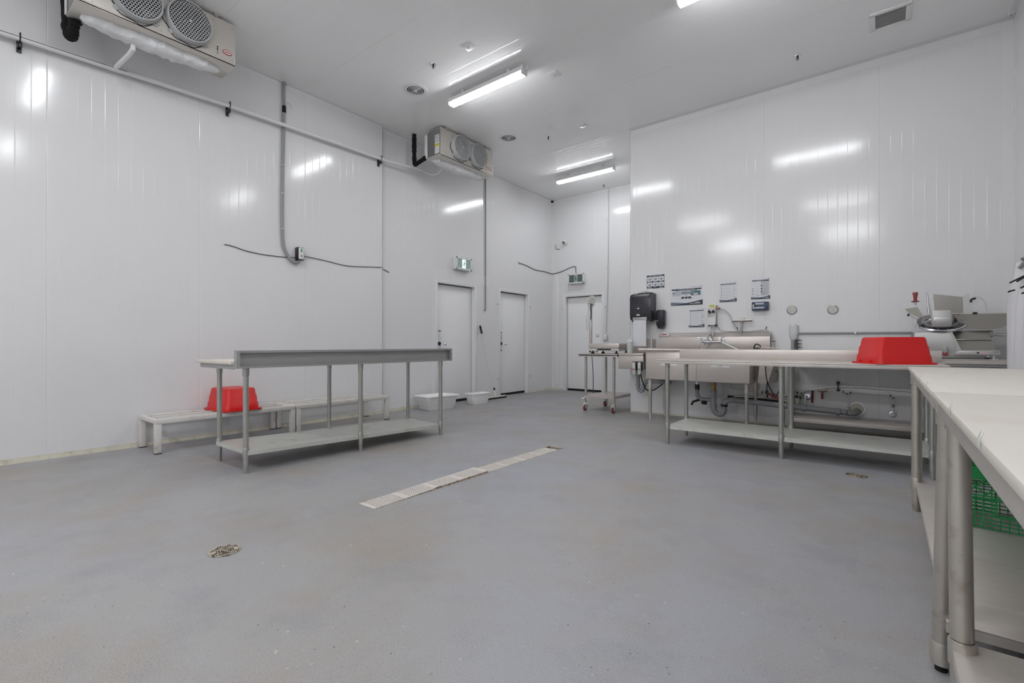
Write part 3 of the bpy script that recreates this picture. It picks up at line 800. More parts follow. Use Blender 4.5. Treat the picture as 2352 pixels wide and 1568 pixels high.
for x, y in ((-2.555, 6.33), (-2.54, 6.83), (-1.336, 6.33), (-1.335, 6.83)):
    l = MB(); l.cone((x, y, .1), (x, y, .57), .0225, seg=18); l = l.build('leg', 'leg', t)
    s_ = MB(); s_.cone((x, y, .45), (x, y, .567), .027, seg=18); s_.build('gusset', 'steel', l)
    f = MB(); f.cone((x, y, 0), (x, y, .1), .012, .016, seg=14); f.cone((x, y, .085), (x, y, .105), .022, seg=14); f.build('foot', 'steel', l)
tp = MB(); tp.box(-2.39, -2.17, 6.2765, 6.2785, .762, .787); tp.build('tape_strip', 'sticker', t)
tp = MB(); tp.box(-1.74, -1.52, 6.2765, 6.2785, .757, .784); tp = tp.build('tape_strip', 'sticker', t)
tk = MB(); tk.obox((-1.64, 6.276, .774), (.018, 0, .010), (0, .0006, 0), (-.001, 0, .0018)); tk.obox((-1.615, 6.276, .772), (.016, 0, -.012), (0, .0006, 0), (.001, 0, .0018)); tk.build('pen_mark', 'inkblue', tp)

t = thing('hand_sink', (-2.9, 6.7, .69), 'small wall-mounted stainless hand sink below the towel dispenser', 'sink')
mb = MB(); bowl(mb, -3.11, -2.722, 6.5, 6.93, .69, .915); mb.build('bowl', 'steel', t)
mb = MB(); mb.box(-3.125, -2.718, 6.485, 6.51, .885, .918, .005); mb.box(-3.125, -3.10, 6.485, 6.945, .885, .918, .005); mb.box(-2.74, -2.718, 6.5, 6.945, .885, .918, .005); mb.build('rim', 'steel', t)
mb = MB(); mb.box(-3.11, -2.735, 6.915, 6.949, .915, 1.13, .003); mb.obox((-2.725, 6.87, 1.02), (.006, 0, 0), (0, .075, 0), (0, 0, .105)); mb.build('splashback', 'steel', t)
for x, m in ((-2.846, 'inkred'), (-2.765, 'inkblue')):
    p = MB(); p.box(x - .022, x + .022, 6.44, 6.47, .615, .79, .008); p = p.build('knee_pedal', 'galv', t)
    d = MB(); d.cone((x, 6.441, .69), (x, 6.437, .69), .012, seg=14); d.build('pedal_dot', m, p)
mb = MB(); mb.box(-2.88, -2.73, 6.47, 6.5, .67, .80, .004); mb.build('valve_housing', 'black', t)
mb = MB(); mb.tube([(-2.90, 6.72, .69), (-2.90, 6.72, .43), (-2.885, 6.72, .375), (-2.855, 6.72, .355), (-2.825, 6.72, .375), (-2.812, 6.72, .43), (-2.80, 6.72, .47), (-2.765, 6.73, .50), (-2.70, 6.74, .505), (-2.42, 6.75, .502)], .028, 14, smooth_n=3)
mb.build('drain_trap', 'pvc', t)
mb = MB(); mb.cone((-2.90, 6.72, .56), (-2.90, 6.72, .60), .036, seg=16); mb.cone((-2.90, 6.72, .425), (-2.90, 6.72, .455), .034, seg=16); mb.cone((-2.81, 6.72, .43), (-2.807, 6.72, .455), .034, seg=16); mb.build_each('trap_nut', 'pvc', t)
mb = MB(); mb.tube([(-2.75, 6.47, .64), (-2.74, 6.5, .52), (-2.70, 6.55, .40), (-2.64, 6.6, .385), (-2.58, 6.65, .42), (-2.52, 6.7, .48)], .008, 8, smooth_n=4); mb.build('supply_hose', 'black', t)

t = thing('rinse_hopper', (-1.15, 6.62, .567), 'small tapered steel hopper hanging beyond the end of the pot sink', 'hopper')
mb = MB()
A = [(-1.23, 6.42), (-1.06, 6.42), (-1.06, 6.9), (-1.23, 6.9)]
top = [(-1.205 - .0, 6.42, .86), (-1.045, 6.42, .86), (-1.045, 6.93, .86), (-1.205, 6.93, .86)]
bot = [(-1.245, 6.47, .572), (-1.13, 6.47, .565), (-1.10, 6.9, .565), (-1.23, 6.9, .572)]
mb.loft([bot, top], smooth=False); mb.build('hopper_body', 'steel', t)
mb = MB(); mb.box(-1.215, -1.035, 6.41, 6.945, .855, .87, .003); mb.build('rim', 'steel', t)

# taps over the pot sink
t = thing('mixer_tap', (-1.87, 6.84, 1.08), 'chrome two-handle mixer tap on the pot sink splashback', 'tap')
mb = MB(); mb.tube([(-2.0, 6.77, 1.08), (-1.74, 6.77, 1.08)], .014, 14)
for x in (-2.0, -1.74): mb.cone((x, 6.85, 1.08), (x, 6.77, 1.08), .016, seg=14); mb.cone((x, 6.849, 1.08), (x, 6.842, 1.08), .03, seg=18)
mb.build('tap_body', 'chrome', t)
for x, s in ((-2.0, -1), (-1.74, 1)):
    h = MB(); h.cone((x, 6.77, 1.08), (x, 6.765, 1.135), .014, .011, seg=12); h.tube([(x, 6.765, 1.135), (x + s * .05, 6.745, 1.142)], .006, 8); h.build('handle', 'chrome', t)
mb = MB(); mb.tube([(-1.87, 6.77, 1.09), (-1.87, 6.765, 1.16), (-1.865, 6.75, 1.20), (-1.855, 6.70, 1.215), (-1.852, 6.64, 1.17)], .011, 12, smooth_n=4); mb.build('spout', 'chrome', t)
mb = MB(); mb.lathe((-1.87, 6.77, 1.08), (0, 0, 1), [(0, 0), (.022, 0), (.024, .03), (.013, .05), (0, .05)], 16); mb.build('diverter', 'chrome', t)

# hose that runs from the tap into the sink, and the spray gun
mb = MB(); mb.tube([(-1.73, 6.77, 1.075), (-1.66, 6.72, 1.045), (-1.56, 6.66, 1.0), (-1.46, 6.6, .965), (-1.36, 6.55, .958)], .013, 10, smooth_n=4)
tag(mb.build('rinse_hose', 'white'), 'white rinse hose drooping from the tap into the right sink bowl', 'hose')
t = thing('spray_gun', (-1.3, 6.62, .98), 'black and steel spray gun lying on the right rim of the pot sink', 'spray gun')
mb = MB(); mb.tube([(-1.31, 6.6, .99), (-1.30, 6.6, 1.035), (-1.275, 6.6, 1.05), (-1.235, 6.6, 1.025), (-1.25, 6.6, 1.0), (-1.31, 6.6, .993)], .008, 8, smooth_n=3); mb.build('trigger', 'black', t)
mb = MB(); mb.tube([(-1.26, 6.6, 1.012), (-1.15, 6.62, 1.002), (-1.03, 6.64, 1.0)], [.012, .009, .006], 10); mb.build('barrel', 'steel', t)

# plumbing under the sinks
t = thing('drain_pipework', (-1.8, 6.7, 0), 'grey plastic trap and drain pipe under the pot sink running to the wall', 'drain pipe')
mb = MB(); mb.cone((-1.815, 6.68, .41), (-1.815, 6.68, .57), .024, seg=16); mb.build('tailpiece', 'brass', t)
mb = MB()
mb.cone((-1.815, 6.68, .33), (-1.815, 6.68, .435), .030, .028, seg=18)
mb.tube([(-1.815, 6.68, .36), (-1.815, 6.68, .22), (-1.808, 6.68, .165), (-1.775, 6.68, .125), (-1.735, 6.68, .118), (-1.70, 6.68, .135), (-1.682, 6.68, .18), (-1.680, 6.68, .24), (-1.66, 6.685, .29), (-1.61, 6.69, .315), (-1.55, 6.70, .318)], .036, 16, smooth_n=3)
mb.build('trap', 'pvc', t)
mb = MB(); mb.cone((-1.815, 6.68, .20), (-1.815, 6.68, .25), .043, seg=18); mb.cone((-1.815, 6.68, .39), (-1.815, 6.68, .43), .036, seg=18); mb.build_each('union_nut', 'pvc', t)
mb = MB(); mb.cone((-1.682, 6.68, .225), (-1.681, 6.68, .255), .042, seg=18); mb.build('union_nut', 'black', t)
mb = MB(); mb.cone((-1.58, 6.70, .318), (-.36, 6.74, .255), .034, seg=18)
mb.tube([(-.36, 6.74, .255), (-.31, 6.755, .252), (-.28, 6.79, .252), (-.27, 6.86, .255), (-.27, 6.95, .26)], .036, 14, smooth_n=2)
mb.build('drain_pipe', 'pvc', t)
mb = MB()
for x in (-.90, -.78, -.44): mb.cone((x - .02, 6.72, .283 - .052 * (x + .9)), (x + .02, 6.72, .281 - .052 * (x + .9)), .042, seg=18)
mb.build_each('coupling', 'pvc', t)
mb = MB(); mb.tube([(-2.03, 6.68, .45), (-2.03, 6.68, .36), (-2.01, 6.68, .315), (-1.97, 6.68, .30), (-1.815, 6.68, .30)], .026, 14, smooth_n=3); mb.build('side_branch', 'pvc', t)
mb = MB(); mb.cone((-2.03, 6.68, .43), (-2.03, 6.68, .50), .031, seg=16); mb.build('branch_nut', 'black', t)
mb = MB(); mb.cone((-2.03, 6.68, .50), (-2.03, 6.68, .572), .02, seg=16); mb.build('strainer_tail', 'chrome', t)
mb = MB(); mb.tube([(-2.0, 6.66, .29), (-2.06, 6.60, .27), (-2.075, 6.58, .225)], .015, 10); mb.tube([(-1.95, 6.64, .262), (-1.90, 6.62, .262)], .024, 12); mb.build_each('drain_valve', 'black', t)
mb = MB(); mb.lathe((-.27, 6.949, .285), (0, -1, 0), [(.0, .003), (.070, .003), (.074, 0)], 32); mb.build('wall_flange', 'caulk', t)
mb = MB(); mb.ring((-.27, 6.949, .285), (0, -1, 0), .069, .077, .008, 36); mb.build('flange_ring', 'chrome', t)

def pipe_thing(name, pts, r, m, label, cat, n=0, group=None):
    mb = MB(); mb.tube(pts, r, 10, smooth_n=n); return tag(mb.build(name, m), label, cat, group)
mb = MB()
t = thing('water_hose', (-.4, 6.92, .5), 'thick white water hose arching along the wall under the slicer table', 'hose')
mb.tube([(-1.62, 6.925, .345), (-1.3, 6.925, .352), (-1.05, 6.925, .385), (-.88, 6.925, .445), (-.66, 6.925, .50), (-.45, 6.925, .54), (-.2, 6.925, .545), (.25, 6.925, .525), (.9, 6.925, .49)], .0125, 10, smooth_n=4); mb.build('hose', 'white', t)
mb = MB(); mb.box(-.468, -.436, 6.90, 6.95, .565, .60, .002); mb.box(-.468, -.436, 6.90, 6.95, .485, .51, .002); mb.box(-.458, -.446, 6.905, 6.912, .505, .57, .001); mb.build('clip', 'black', t)

t = thing('water_line', (-.3, 6.92, .4), 'thin white water line with black fittings dropping to a wall outlet', 'water line')
mb = MB(); mb.tube([(-.74, 6.925, .485), (-.5, 6.925, .485), (.055, 6.925, .460)], .0065, 8); mb.tube([(.062, 6.925, .455), (.064, 6.925, .26)], .0065, 8); mb.tube([(-.35, 6.925, .475), (-.355, 6.925, .31)], .0085, 8); mb.build('line', 'white', t)
for (x, z, vx) in ((-.40, .478, 1), (-.33, .474, 1), (-.365, .455, 0), (.04, .462, 1), (.064, .435, 0), (.063, .36, 0), (.063, .34, 0)):
    mb = MB()
    if vx: mb.cone((x - .005, 6.925, z), (x + .005, 6.925, z), .0125, seg=12)
    else: mb.cone((x, 6.925, z - .004), (x, 6.925, z + .004), .0135, seg=12)
    mb.build('fitting', 'black', t)
mb = MB(); mb.tube([(-.385, 6.925, .477), (-.345, 6.925, .476)], .011, 10); mb.tube([(.064, 6.925, .27), (.064, 6.935, .25)], .01, 10); mb.build_each('tee', 'white', t)
mb = MB(); mb.lathe((.06, 6.949, .25), (0, -1, 0), [(0, .008), (.018, .012), (.036, .008), (.042, 0)], 24); mb.build('escutcheon', 'chrome', t)

t = thing('shutoff_valve', (-.65, 6.91, .4), 'ball valve with a short hanging red lever beside a red pipe sleeve on the wall', 'valve')
mb = MB(); mb.cone((-.655, 6.92, .485), (-.565, 6.92, .485), .017, seg=12); mb.build('valve_body', 'oldbrass', t)
mb = MB(); mb.obox((-.612, 6.90, .425), (.012, 0, 0), (0, .003, 0), (0, 0, .045)); mb.build('lever', 'darkred', t)
mb = MB(); mb.cone((-.72, 6.925, .325), (-.715, 6.925, .475), .0115, seg=12); mb.build('sleeve', 'darkred', t)
mb = MB(); mb.cone((-.722, 6.925, .30), (-.722, 6.925, .325), .012, seg=12); mb.tube([(-.715, 6.925, .475), (-.713, 6.925, .49), (-.69, 6.925, .486)], .010, 10); mb.build('elbow', 'white', t)
t = thing('pipe_escutcheon', (-.785, 6.94, .39), 'white elbow pipe leaving a round chrome wall plate near the red sleeve', 'pipe')
mb = MB(); mb.lathe((-.775, 6.949, .395), (0, -1, 0), [(0, .006), (.025, .008), (.042, .004), (.045, 0)], 24); mb.build('escutcheon', 'chrome', t)
mb = MB(); mb.tube([(-.775, 6.945, .395), (-.785, 6.90, .385), (-.79, 6.90, .31)], .011, 10, smooth_n=3); mb.build('elbow', 'white', t)
t = thing('pressure_valve', (-.88, 6.88, .38), 'cluster of pressure valve bodies and black fittings low behind the table leg', 'valve')
mb = MB(); mb.tube([(-.95, 6.90, .41), (-.86, 6.90, .425), (-.82, 6.90, .405)], .022, 12, smooth_n=2); mb.lathe((-.88, 6.87, .345), (0, 0, 1), [(0, -.045), (.04, -.04), (.045, 0), (.03, .03), (0, .035)], 18); mb.build('valve_body', 'galv', t)
for (x, z) in ((-.91, .43), (-.87, .435), (-.83, .42), (-.925, .39), (-.88, .395), (-.84, .385)):
    mb = MB(); mb.cone((x - .005, 6.895, z), (x + .006, 6.895, z), .02, seg=10); mb.build('fitting', 'black', t)

for i, (x, z, dx, dz, lab) in enumerate(((-1.16, .40, .075, -.018, 'upper red lever valve on the thin pipes right of the sink leg'), (-1.10, .355, .06, -.022, 'lower red lever valve on the thin pipes right of the sink leg'))):
    t = thing('lever_valve', (x, 6.88, z), lab, 'valve', 'red lever valves')
    mb = MB(); mb.cone((x - .16, 6.9, z + .03), (x - .03, 6.9, z + .008), .014, seg=12); mb.cone((x - .15, 6.9, z + .028), (x - .135, 6.9, z + .025), .02, seg=12); mb.build('valve_body', 'white', t)
    mb = MB(); mb.obox((x, 6.88, z), (dx, 0, dz), (0, .004, 0), (.003, 0, .011)); mb.build('lever', 'redh', t)
    mb = MB(); mb.tube([(x + .07, 6.9, z - .02), (x + .18, 6.91, z - .05), (x + .22, 6.92, z - .055)], .009, 8); mb.build('pipe', 'white', t)
    mb = MB(); mb.cone((x - .115, 6.9, z + .022), (x - .10, 6.9, z + .02), .019, seg=12); mb.build('fitting', 'black', t)
pipe_thing('copper_stub', [(-1.68, 6.92, .52), (-1.68, 6.92, .46), (-1.62, 6.92, .445), (-1.2, 6.92, .40)], .008, 'white', 'thin pale pipe angling along the wall above the drain pipe', 'pipe')
pipe_thing('black_pipe', [(-1.70, 6.93, .335), (-1.35, 6.93, .322), (-1.02, 6.93, .31)], .014, 'rubber', 'straight black pipe just above the long grey drain pipe', 'pipe')
pipe_thing('drop_pipe', [(-1.88, 6.86, .60), (-1.88, 6.87, .33)], .011, 'rubber', 'black vertical hose beside the brass tailpiece under the pot sink', 'hose')

# power cord hanging by the hopper
t = thing('power_cord', (-1.12, 6.38, .6), 'black power cord looping down with its plug hanging by the steel hopper', 'cord')
mb = MB(); mb.tube([(-1.14, 6.38, .86), (-1.135, 6.37, .72), (-1.11, 6.36, .58), (-1.05, 6.36, .46), (-1.02, 6.36, .445), (-.99, 6.36, .51), (-.965, 6.37, .60), (-.985, 6.39, .69), (-1.035, 6.41, .735)], .006, 8, smooth_n=5)
mb.tube([(-1.118, 6.36, .60), (-1.121, 6.36, .50)], .005, 8); mb.build('cable', 'black', t)
mb = MB(); mb.lathe((-1.121, 6.36, .475), (0, 0, 1), [(0, -.012), (.018, -.012), (.016, .01), (.007, .03), (0, .03)], 12); mb.build('plug', 'black', t)

# ------------------------------------------------------------------ scale and its trolley
t = thing('trolley', (-3.5, 7.0, 0), 'small stainless trolley on red-wheeled casters carrying the bench scale', 'trolley')
mb = MB(); mb.box(-3.83, -3.15, 6.55, 7.42, .885, .90, .003); mb.box(-3.825, -3.155, 6.555, 7.415, .855, .872, .003); mb.build('tabletop', 'steel', t)
mb = MB(); mb.box(-3.82, -3.16, 6.562, 7.41, .871, .886); mb.build('dark_joint', 'rubber', t)  # black strip between the two layers of the trolley top
for (x, y) in ((-3.735, 6.64), (-3.25, 6.64), (-3.735, 7.33), (-3.25, 7.33)):
    l = MB(); l.cone((x, y, .13), (x, y, .856), .0205, seg=18); l = l.build('leg', 'leg', t)
    f = MB(); f.box(x - .022, x + .022, y - .018, y + .018, .098, .13, .004); f.box(x - .026, x - .022, y - .05, y + .02, .035, .12, .001); f.box(x + .018, x + .022, y - .05, y + .02, .035, .12, .001); f.obox((x, y - .06, .10), (.012, 0, 0), (0, .028, .012), (0, -.001, .003)); f.build('caster_fork', 'galv', l)
    w_ = MB(); w_.lathe((x - .016, y - .02, .045), (1, 0, 0), [(0, .004), (.026, .004), (.042, 0), (.045, .004), (.045, .026), (.042, .030), (.026, .026), (0, .026)], 20); w_.build('caster_wheel', 'casterred', l)
mb = MB(); mb.box(-3.735, -3.25, 6.64, 7.33, .245, .251, .002); mb.box(-3.735, -3.25, 6.637, 6.643, .21, .25); mb.box(-3.253, -3.247, 6.64, 7.33, .21, .25); mb.box(-3.738, -3.732, 6.64, 7.33, .21, .25); mb.build('undershelf', 'steel', t)
mb = MB(); mb.tube([(-3.77, 6.61, .20), (-3.72, 6.61, .225), (-3.69, 6.60, .19), (-3.68, 6.60, .14), (-3.70, 6.60, .10)], .006, 8, smooth_n=4); mb.tube([(-3.79, 6.61, .185), (-3.74, 6.605, .20)], .010, 8); mb.build('tie', 'white', t)

t = thing('bench_scale', (-3.45, 6.85, .9), 'low stainless platform scale on the trolley, its display post wrapped in plastic film', 'scale')
mb = MB(); mb.box(-3.675, -3.16, 6.62, 7.05, .985, 1.06, .003); mb.build('platform', 'steel', t)
mb = MB(); mb.box(-3.66, -3.175, 6.64, 7.03, .945, .985, .002); mb.build('base_frame', 'alu', t)
mb = MB(); mb.box(-3.52, -3.30, 6.622, 6.640, .958, .975, .002); mb.build('slot', 'black', t)
mb = MB(); mb.box(-3.67, -3.53, 6.617, 6.635, .952, .975, .002); mb.box(-3.29, -3.16, 6.617, 6.635, .952, .975, .002); mb.build_each('frame_bar', 'alu', t)
for x, y in ((-3.62, 6.66), (-3.22, 6.66), (-3.62, 7.0), (-3.22, 7.0)):
    mb = MB(); mb.lathe((x, y, .9), (0, 0, 1), [(0, 0), (.03, 0), (.03, .012), (.012, .025), (.012, .046), (0, .046)], 16); mb.build('foot', 'rubber', t)
mb = MB(); mb.box(-3.80, -3.762, 6.86, 6.90, .902, 1.72, .003); mb.box(-3.80, -3.66, 6.86, 6.90, .92, .945, .002); mb.build('post', 'steel', t)
mb = MB(); mb.obox((-3.755, 6.84, 1.75), (.05, -.025, .0), (.02, .03, -.01), (.0, .01, .055)); mb.build('display', 'galv', t)
mb = MB(); secs = []
rr = random.Random(3)
for k in range(22):
    f = k / 21; z = 1.27 + .56 * f
    rad = .036 + .008 * math.sin(f * 7) if f < .66 else .036 + .026 * math.sin(min(1, (f - .66) / .30) * PI * .62)
    rad = rad * (1 if f < .93 else 1 - (f - .93) * 9)
    cx = -3.79 - .022 * (1 - f) + .045 * max(0, f - .5) * 2
    secs.append([(cx + math.cos(a) * rad * (1 + .28 * math.sin(5 * a + f * 9) + .1 * rr.uniform(-1, 1)), 6.86 + math.sin(a) * rad * .8 * (1 + .25 * math.sin(4 * a + f * 6)), z) for a in [2 * PI * i / 26 for i in range(26)]])
mb.loft(secs, smooth=True); mb.build('film_wrap', 'film', t)
mb = MB(); mb.tube([(-3.76, 6.84, 1.45), (-3.745, 6.83, 1.55), (-3.75, 6.825, 1.62), (-3.74, 6.82, 1.70)], .009, 8, smooth_n=3); mb.tube([(-3.775, 6.90, .90), (-3.76, 6.92, .6), (-3.758, 6.92, .25)], .006, 8, smooth_n=3); mb.build('cable', 'thinwire', t)
mb = MB(); mb.lathe((-3.60, 6.95, 1.06), (0, 0, 1), [(0, 0), (.03, 0), (.028, .02), (.012, .035), (0, .036)], 14); mb.build('level_knob', 'galv', t)

t = thing('liner_jug', (-2.965, 6.66, .918), 'translucent jug lined with a crumpled white bag on the hand sink rim', 'jug')
mb = MB(); mb.lathe((-2.955, 6.56, .919), (0, 0, 1), [(0, 0), (.042, 0), (.05, .16), (.046, .16), (.04, .004), (0, .004)], 20); mb.build('jug', 'tube', t)
mb = MB(); mb.loft([[(-2.955 + math.cos(a) * r_ * (1 + .18 * math.sin(5 * a + h * 60)), 6.56 + math.sin(a) * r_ * (1 + .15 * math.cos(4 * a)), .919 + h) for a in [2 * PI * i / 20 for i in range(20)]] for r_, h in ((.038, .01), (.043, .14), (.052, .163), (.040, .185), (.016, .205), (.004, .215))]); mb.build('bag_liner', 'film', t)

# ------------------------------------------------------------------ things on the sink wall
Yw = YS
t = thing('towel_dispenser', (-2.86, 6.85, 1.4), 'large glossy black paper towel dispenser with a long white sheet hanging out', 'dispenser')
mb = MB()
prof = [(6.949, 1.40), (6.80, 1.395), (6.752, 1.415), (6.738, 1.47), (6.735, 1.74), (6.76, 1.795), (6.82, 1.812), (6.949, 1.815)]
def side_loft(mb, prof, x0, x1, r=.02):
    c = Vector((sum(p[0] for p in prof) / len(prof), sum(p[1] for p in prof) / len(prof)))
    secs = []
    for x, k in ((x0, .93), (x0 + r * .4, .975), (x0 + r, 1), (x1 - r, 1), (x1 - r * .4, .975), (x1, .93)):
        secs.append([(x, c.x + (p[0] - c.x) * (k if p[0] < 6.94 else 1), c.y + (p[1] - c.y) * k) for p in prof])
    mb.loft(secs, smooth=False)
side_loft(mb, prof, -3.04, -2.712, .03); mb.build('cover', 'towelblk', t)
mb = MB(); mb.box(-2.765, -2.715, 6.80, 6.9, 1.385, 1.45, .02, seg=3); mb.box(-3.045, -2.99, 6.80, 6.9, 1.385, 1.43, .02, seg=3); mb.build_each('side_cheek', 'black', t)
mb = MB(); mb.box(-2.995, -2.775, 6.742, 6.76, 1.405, 1.45, .003); mb.build('tear_bar', 'greysteel', t)
ps = MB(); ps.box(-2.985, -2.785, 6.744, 6.7455, 1.02, 1.43); ps.build('paper_sheet', 'paper', t)
mb = MB(); mb.box(-2.92, -2.888, 6.7335, 6.736, 1.575, 1.588); mb.build('badge', 'sticker', t)
mb = MB()
for k in range(4): mb.box(-2.93 + k * .0135, -2.92 + k * .0135, 6.7335, 6.736, 1.472, 1.498 - (k % 2) * .006)
mb.build('pictogram', 'sticker', t)
mb = MB(); mb.box(-2.95, -2.73, 6.80, 6.949, 1.815, 1.822); mb.obox((-2.86, 6.85, 1.832), (.06, 0, .006), (0, .05, 0), (0, 0, .006)); mb.build('top_clutter', 'film', t)

t = thing('soap_dispenser', (-2.62, 6.88, 1.28), 'narrow black wall soap dispenser right of the towel dispenser', 'dispenser')
mb = MB(); mb.loft([[(p[0], p[1] - 0.0, z) for p in rrect(-2.618, 6.90, 0, .062 * k, .055 * k, .03)] for z, k in ((1.315, .86), (1.33, 1), (1.52, 1), (1.545, .95), (1.555, .75))]); mb.build('cover', 'towelblk', t)
mb = MB(); mb.box(-2.662, -2.572, 6.86, 6.948, 1.282, 1.318, .008); mb.build('push_bar', 'black', t)
mb = MB(); mb.box(-2.66, -2.644, 6.843, 6.846, 1.388, 1.397); mb.build('badge', 'sticker', t)

def poster(label, x0, x1, z0, z1, fn, tilt=0.0):
    t = thing('notice', ((x0 + x1) / 2, Yw - .001, (z0 + z1) / 2), label, 'notice', 'printed notices above the sinks')
    mb = MB(); mb.box(x0, x1, Yw - .0035, Yw - .0005, z0, z1); mb.build('sheet', 'paper', t)
    W, Hh = x1 - x0, z1 - z0
    lay = {}
    def R(a, b, c, d, m, lvl=1):     # fractions of width and height, from the lower left
        lay.setdefault(m, MB()).box(x0 + a * W, x0 + b * W, Yw - .0035 - .0006 * lvl, Yw - .0034, z0 + c * Hh, z0 + d * Hh)
    def Pg(pts, m, lvl=1):
        y = Yw - .0035 - .0006 * lvl
        lay.setdefault(m, MB()).prism(pts, lambda p: (x0 + p[0] * W, y, z0 + p[1] * Hh), lambda p: (x0 + p[0] * W, Yw - .0034, z0 + p[1] * Hh))
    def Dot(a, c, r, m, lvl=1):
        lay.setdefault(m, MB()).cone((x0 + a * W, Yw - .0034, z0 + c * Hh), (x0 + a * W, Yw - .0035 - .0006 * lvl, z0 + c * Hh), r * W, seg=10)
    def T(s, a, c, h, m, sq=1.0): text('lettering', s, h * Hh, (x0 + a * W, Yw - .0060, z0 + c * Hh), ROT_S, m, t, sq)
    fn(R, Pg, Dot, T)
    for m, b in lay.items(): b.build('print', m, t)
    return t
def foot_band(R, Pg, T, h=.14):
    Pg([(0, 0), (.62, .0), (.45, h * .62), (0, h * .95)], 'inkblue', 1)
    Pg([(0, 0), (1, 0), (1, h * 1.35), (.72, h * .85), (.32, h * .35)], 'ink', 2)
    R(.6, .93, h * .32, h * .48, 'inklight', 3); R(.78, .93, h * .52, h * .72, 'inklight', 3)
def wash(R, Pg, Dot, T):
    R(0, 1, .88, 1, 'ink'); R(0, 1, 0, .07, 'ink'); R(0, .02, 0, 1, 'ink'); R(.98, 1, 0, 1, 'ink')
    R(0, 1, .46, .54, 'ink'); R(0, 1, .07, .155, 'ink'); R(.325, .345, 0, .9, 'ink'); R(.655, .675, 0, .9, 'ink')
    R(.03, .32, .015, .06, 'inklight', 2); R(.70, .97, .01, .06, 'inkgrey', 2)
    T("DON'T FORGET TO WASH", .5, .94, .085, 'sticker', .98)
    for i in range(3):
        for j in range(2):
            cx = .17 + .33 * i; cz = .70 - .41 * j
            Pg([(cx - .09, cz - .07), (cx + .02, cz - .10), (cx + .09, cz), (cx + .03, cz + .09), (cx - .06, cz + .04)], 'inkgrey'); R(cx - .05, cx + .11, cz + .02, cz + .045, 'inkgrey', 2)
            R(cx - .10, cx + .06, cz - .205, cz - .175, 'inklight', 2)
def three_sink(R, Pg, Dot, T):
    T('C H O M E T I N', .76, .945, .055, 'inkgrey', 1.1); Dot(.95, .95, .022, 'inkgrey')
    R(.03, .965, .80, .87, 'ink'); T('WAREWASHING THREE SINK METHOD', .5, .835, .052, 'sticker', .9)
    R(.14, .84, .755, .785, 'inkblue'); R(.05, .33, .50, .72, 'inklight'); R(.34, .64, .56, .72, 'inkgrey'); R(.64, .94, .50, .745, 'inkteal')
    Dot(.09, .66, .028, 'inkblue', 2); Dot(.375, .68, .022, 'inkblue', 2); Dot(.69, .67, .022, 'inklight', 2)
    R(.72, .86, .52, .62, 'inkpink', 2); R(.34, .62, .48, .575, 'paper', 3); R(.14, .24, .675, .69, 'inkblue', 2); R(.42, .5, .685, .70, 'ink', 2); R(.44, .53, .525, .54, 'ink', 4)
    for k, s in ((0, -.04), (1, 0), (2, .04)):
        a = .34 + .105 * k; Pg([(a + (-.015 if k == 0 else 0), .355), (a + .095 + (.015 if k == 2 else 0), .355), (a + .088, .45), (a + .012, .45)], 'ink')
        Dot(a + .05, .31, .008, 'inkgrey')
    R(.26, .72, .335, .345, 'inkgrey'); foot_band(R, Pg, T, .19)
def list_notice(dark=False, n=6):
    def f(R, Pg, Dot, T):
        T('C H O M E T I N', .70, .955, .036, 'inkgrey', .9); Dot(.93, .955, .03, 'inkgrey')
        R(.05, .95, .865, .905, 'ink')
        for k in range(n):
            z = .80 - .66 * k / n - .02; Dot(.12, z, .035, 'inkgrey'); R(.22, .72 - .1 * (k % 2), z - .004, z + .004, 'inklight', 1); R(.22, .66, z - .022, z - .014, 'inklight', 1)
            R(.80, .80 + .05 + .05 * (k % 3), z - .010, z + .008, 'ink' if dark else 'inkgrey')
        foot_band(R, Pg, T, .13)
    return f
def two_col(R, Pg, Dot, T):
    T('C H O M E T I N', .70, .955, .036, 'inkgrey', .9); Dot(.93, .955, .03, 'inkgrey')
    R(.06, .94, .87, .91, 'ink'); T('HOW TO CHEMICAL SANITIZE', .5, .89, .03, 'sticker', .9); R(.06, .47, .845, .86, 'inkgrey'); R(.51, .94, .84, .862, 'ink'); R(.52, .94, .17, .83, 'inklight')
    for z in (.50, .385, .25): Dot(.09, z, .035, 'inkgrey'); R(.16, .38, z, z + .008, 'inklight')
    for z in (.63, .485, .345): Dot(.555, z, .038, 'ink', 2); R(.64, .86, z, z + .008, 'inkgrey', 2)
    R(.60, .76, .225, .24, 'ink', 2); R(.30, .44, .165, .178, 'ink', 2); foot_band(R, Pg, T, .12)
poster('small black-framed hand washing notice of six pictures above the towel dispenser', -2.857, -2.587, 1.888, 2.088, wash)
poster('wide notice with teal band and three sink drawing, left of the others', -2.489, -2.037, 1.612, 1.885, three_sink)
poster('list notice with six bullets above and right of the chemical dispenser', -1.812, -1.591, 1.629, 1.902, list_notice())
poster('two-column notice directly above the slate-blue box', -1.414, -1.186, 1.644, 1.920, two_col)
poster('small list notice with dark icons, left of the chemical dispenser', -2.231, -2.013, 1.290, 1.556, list_notice(True))

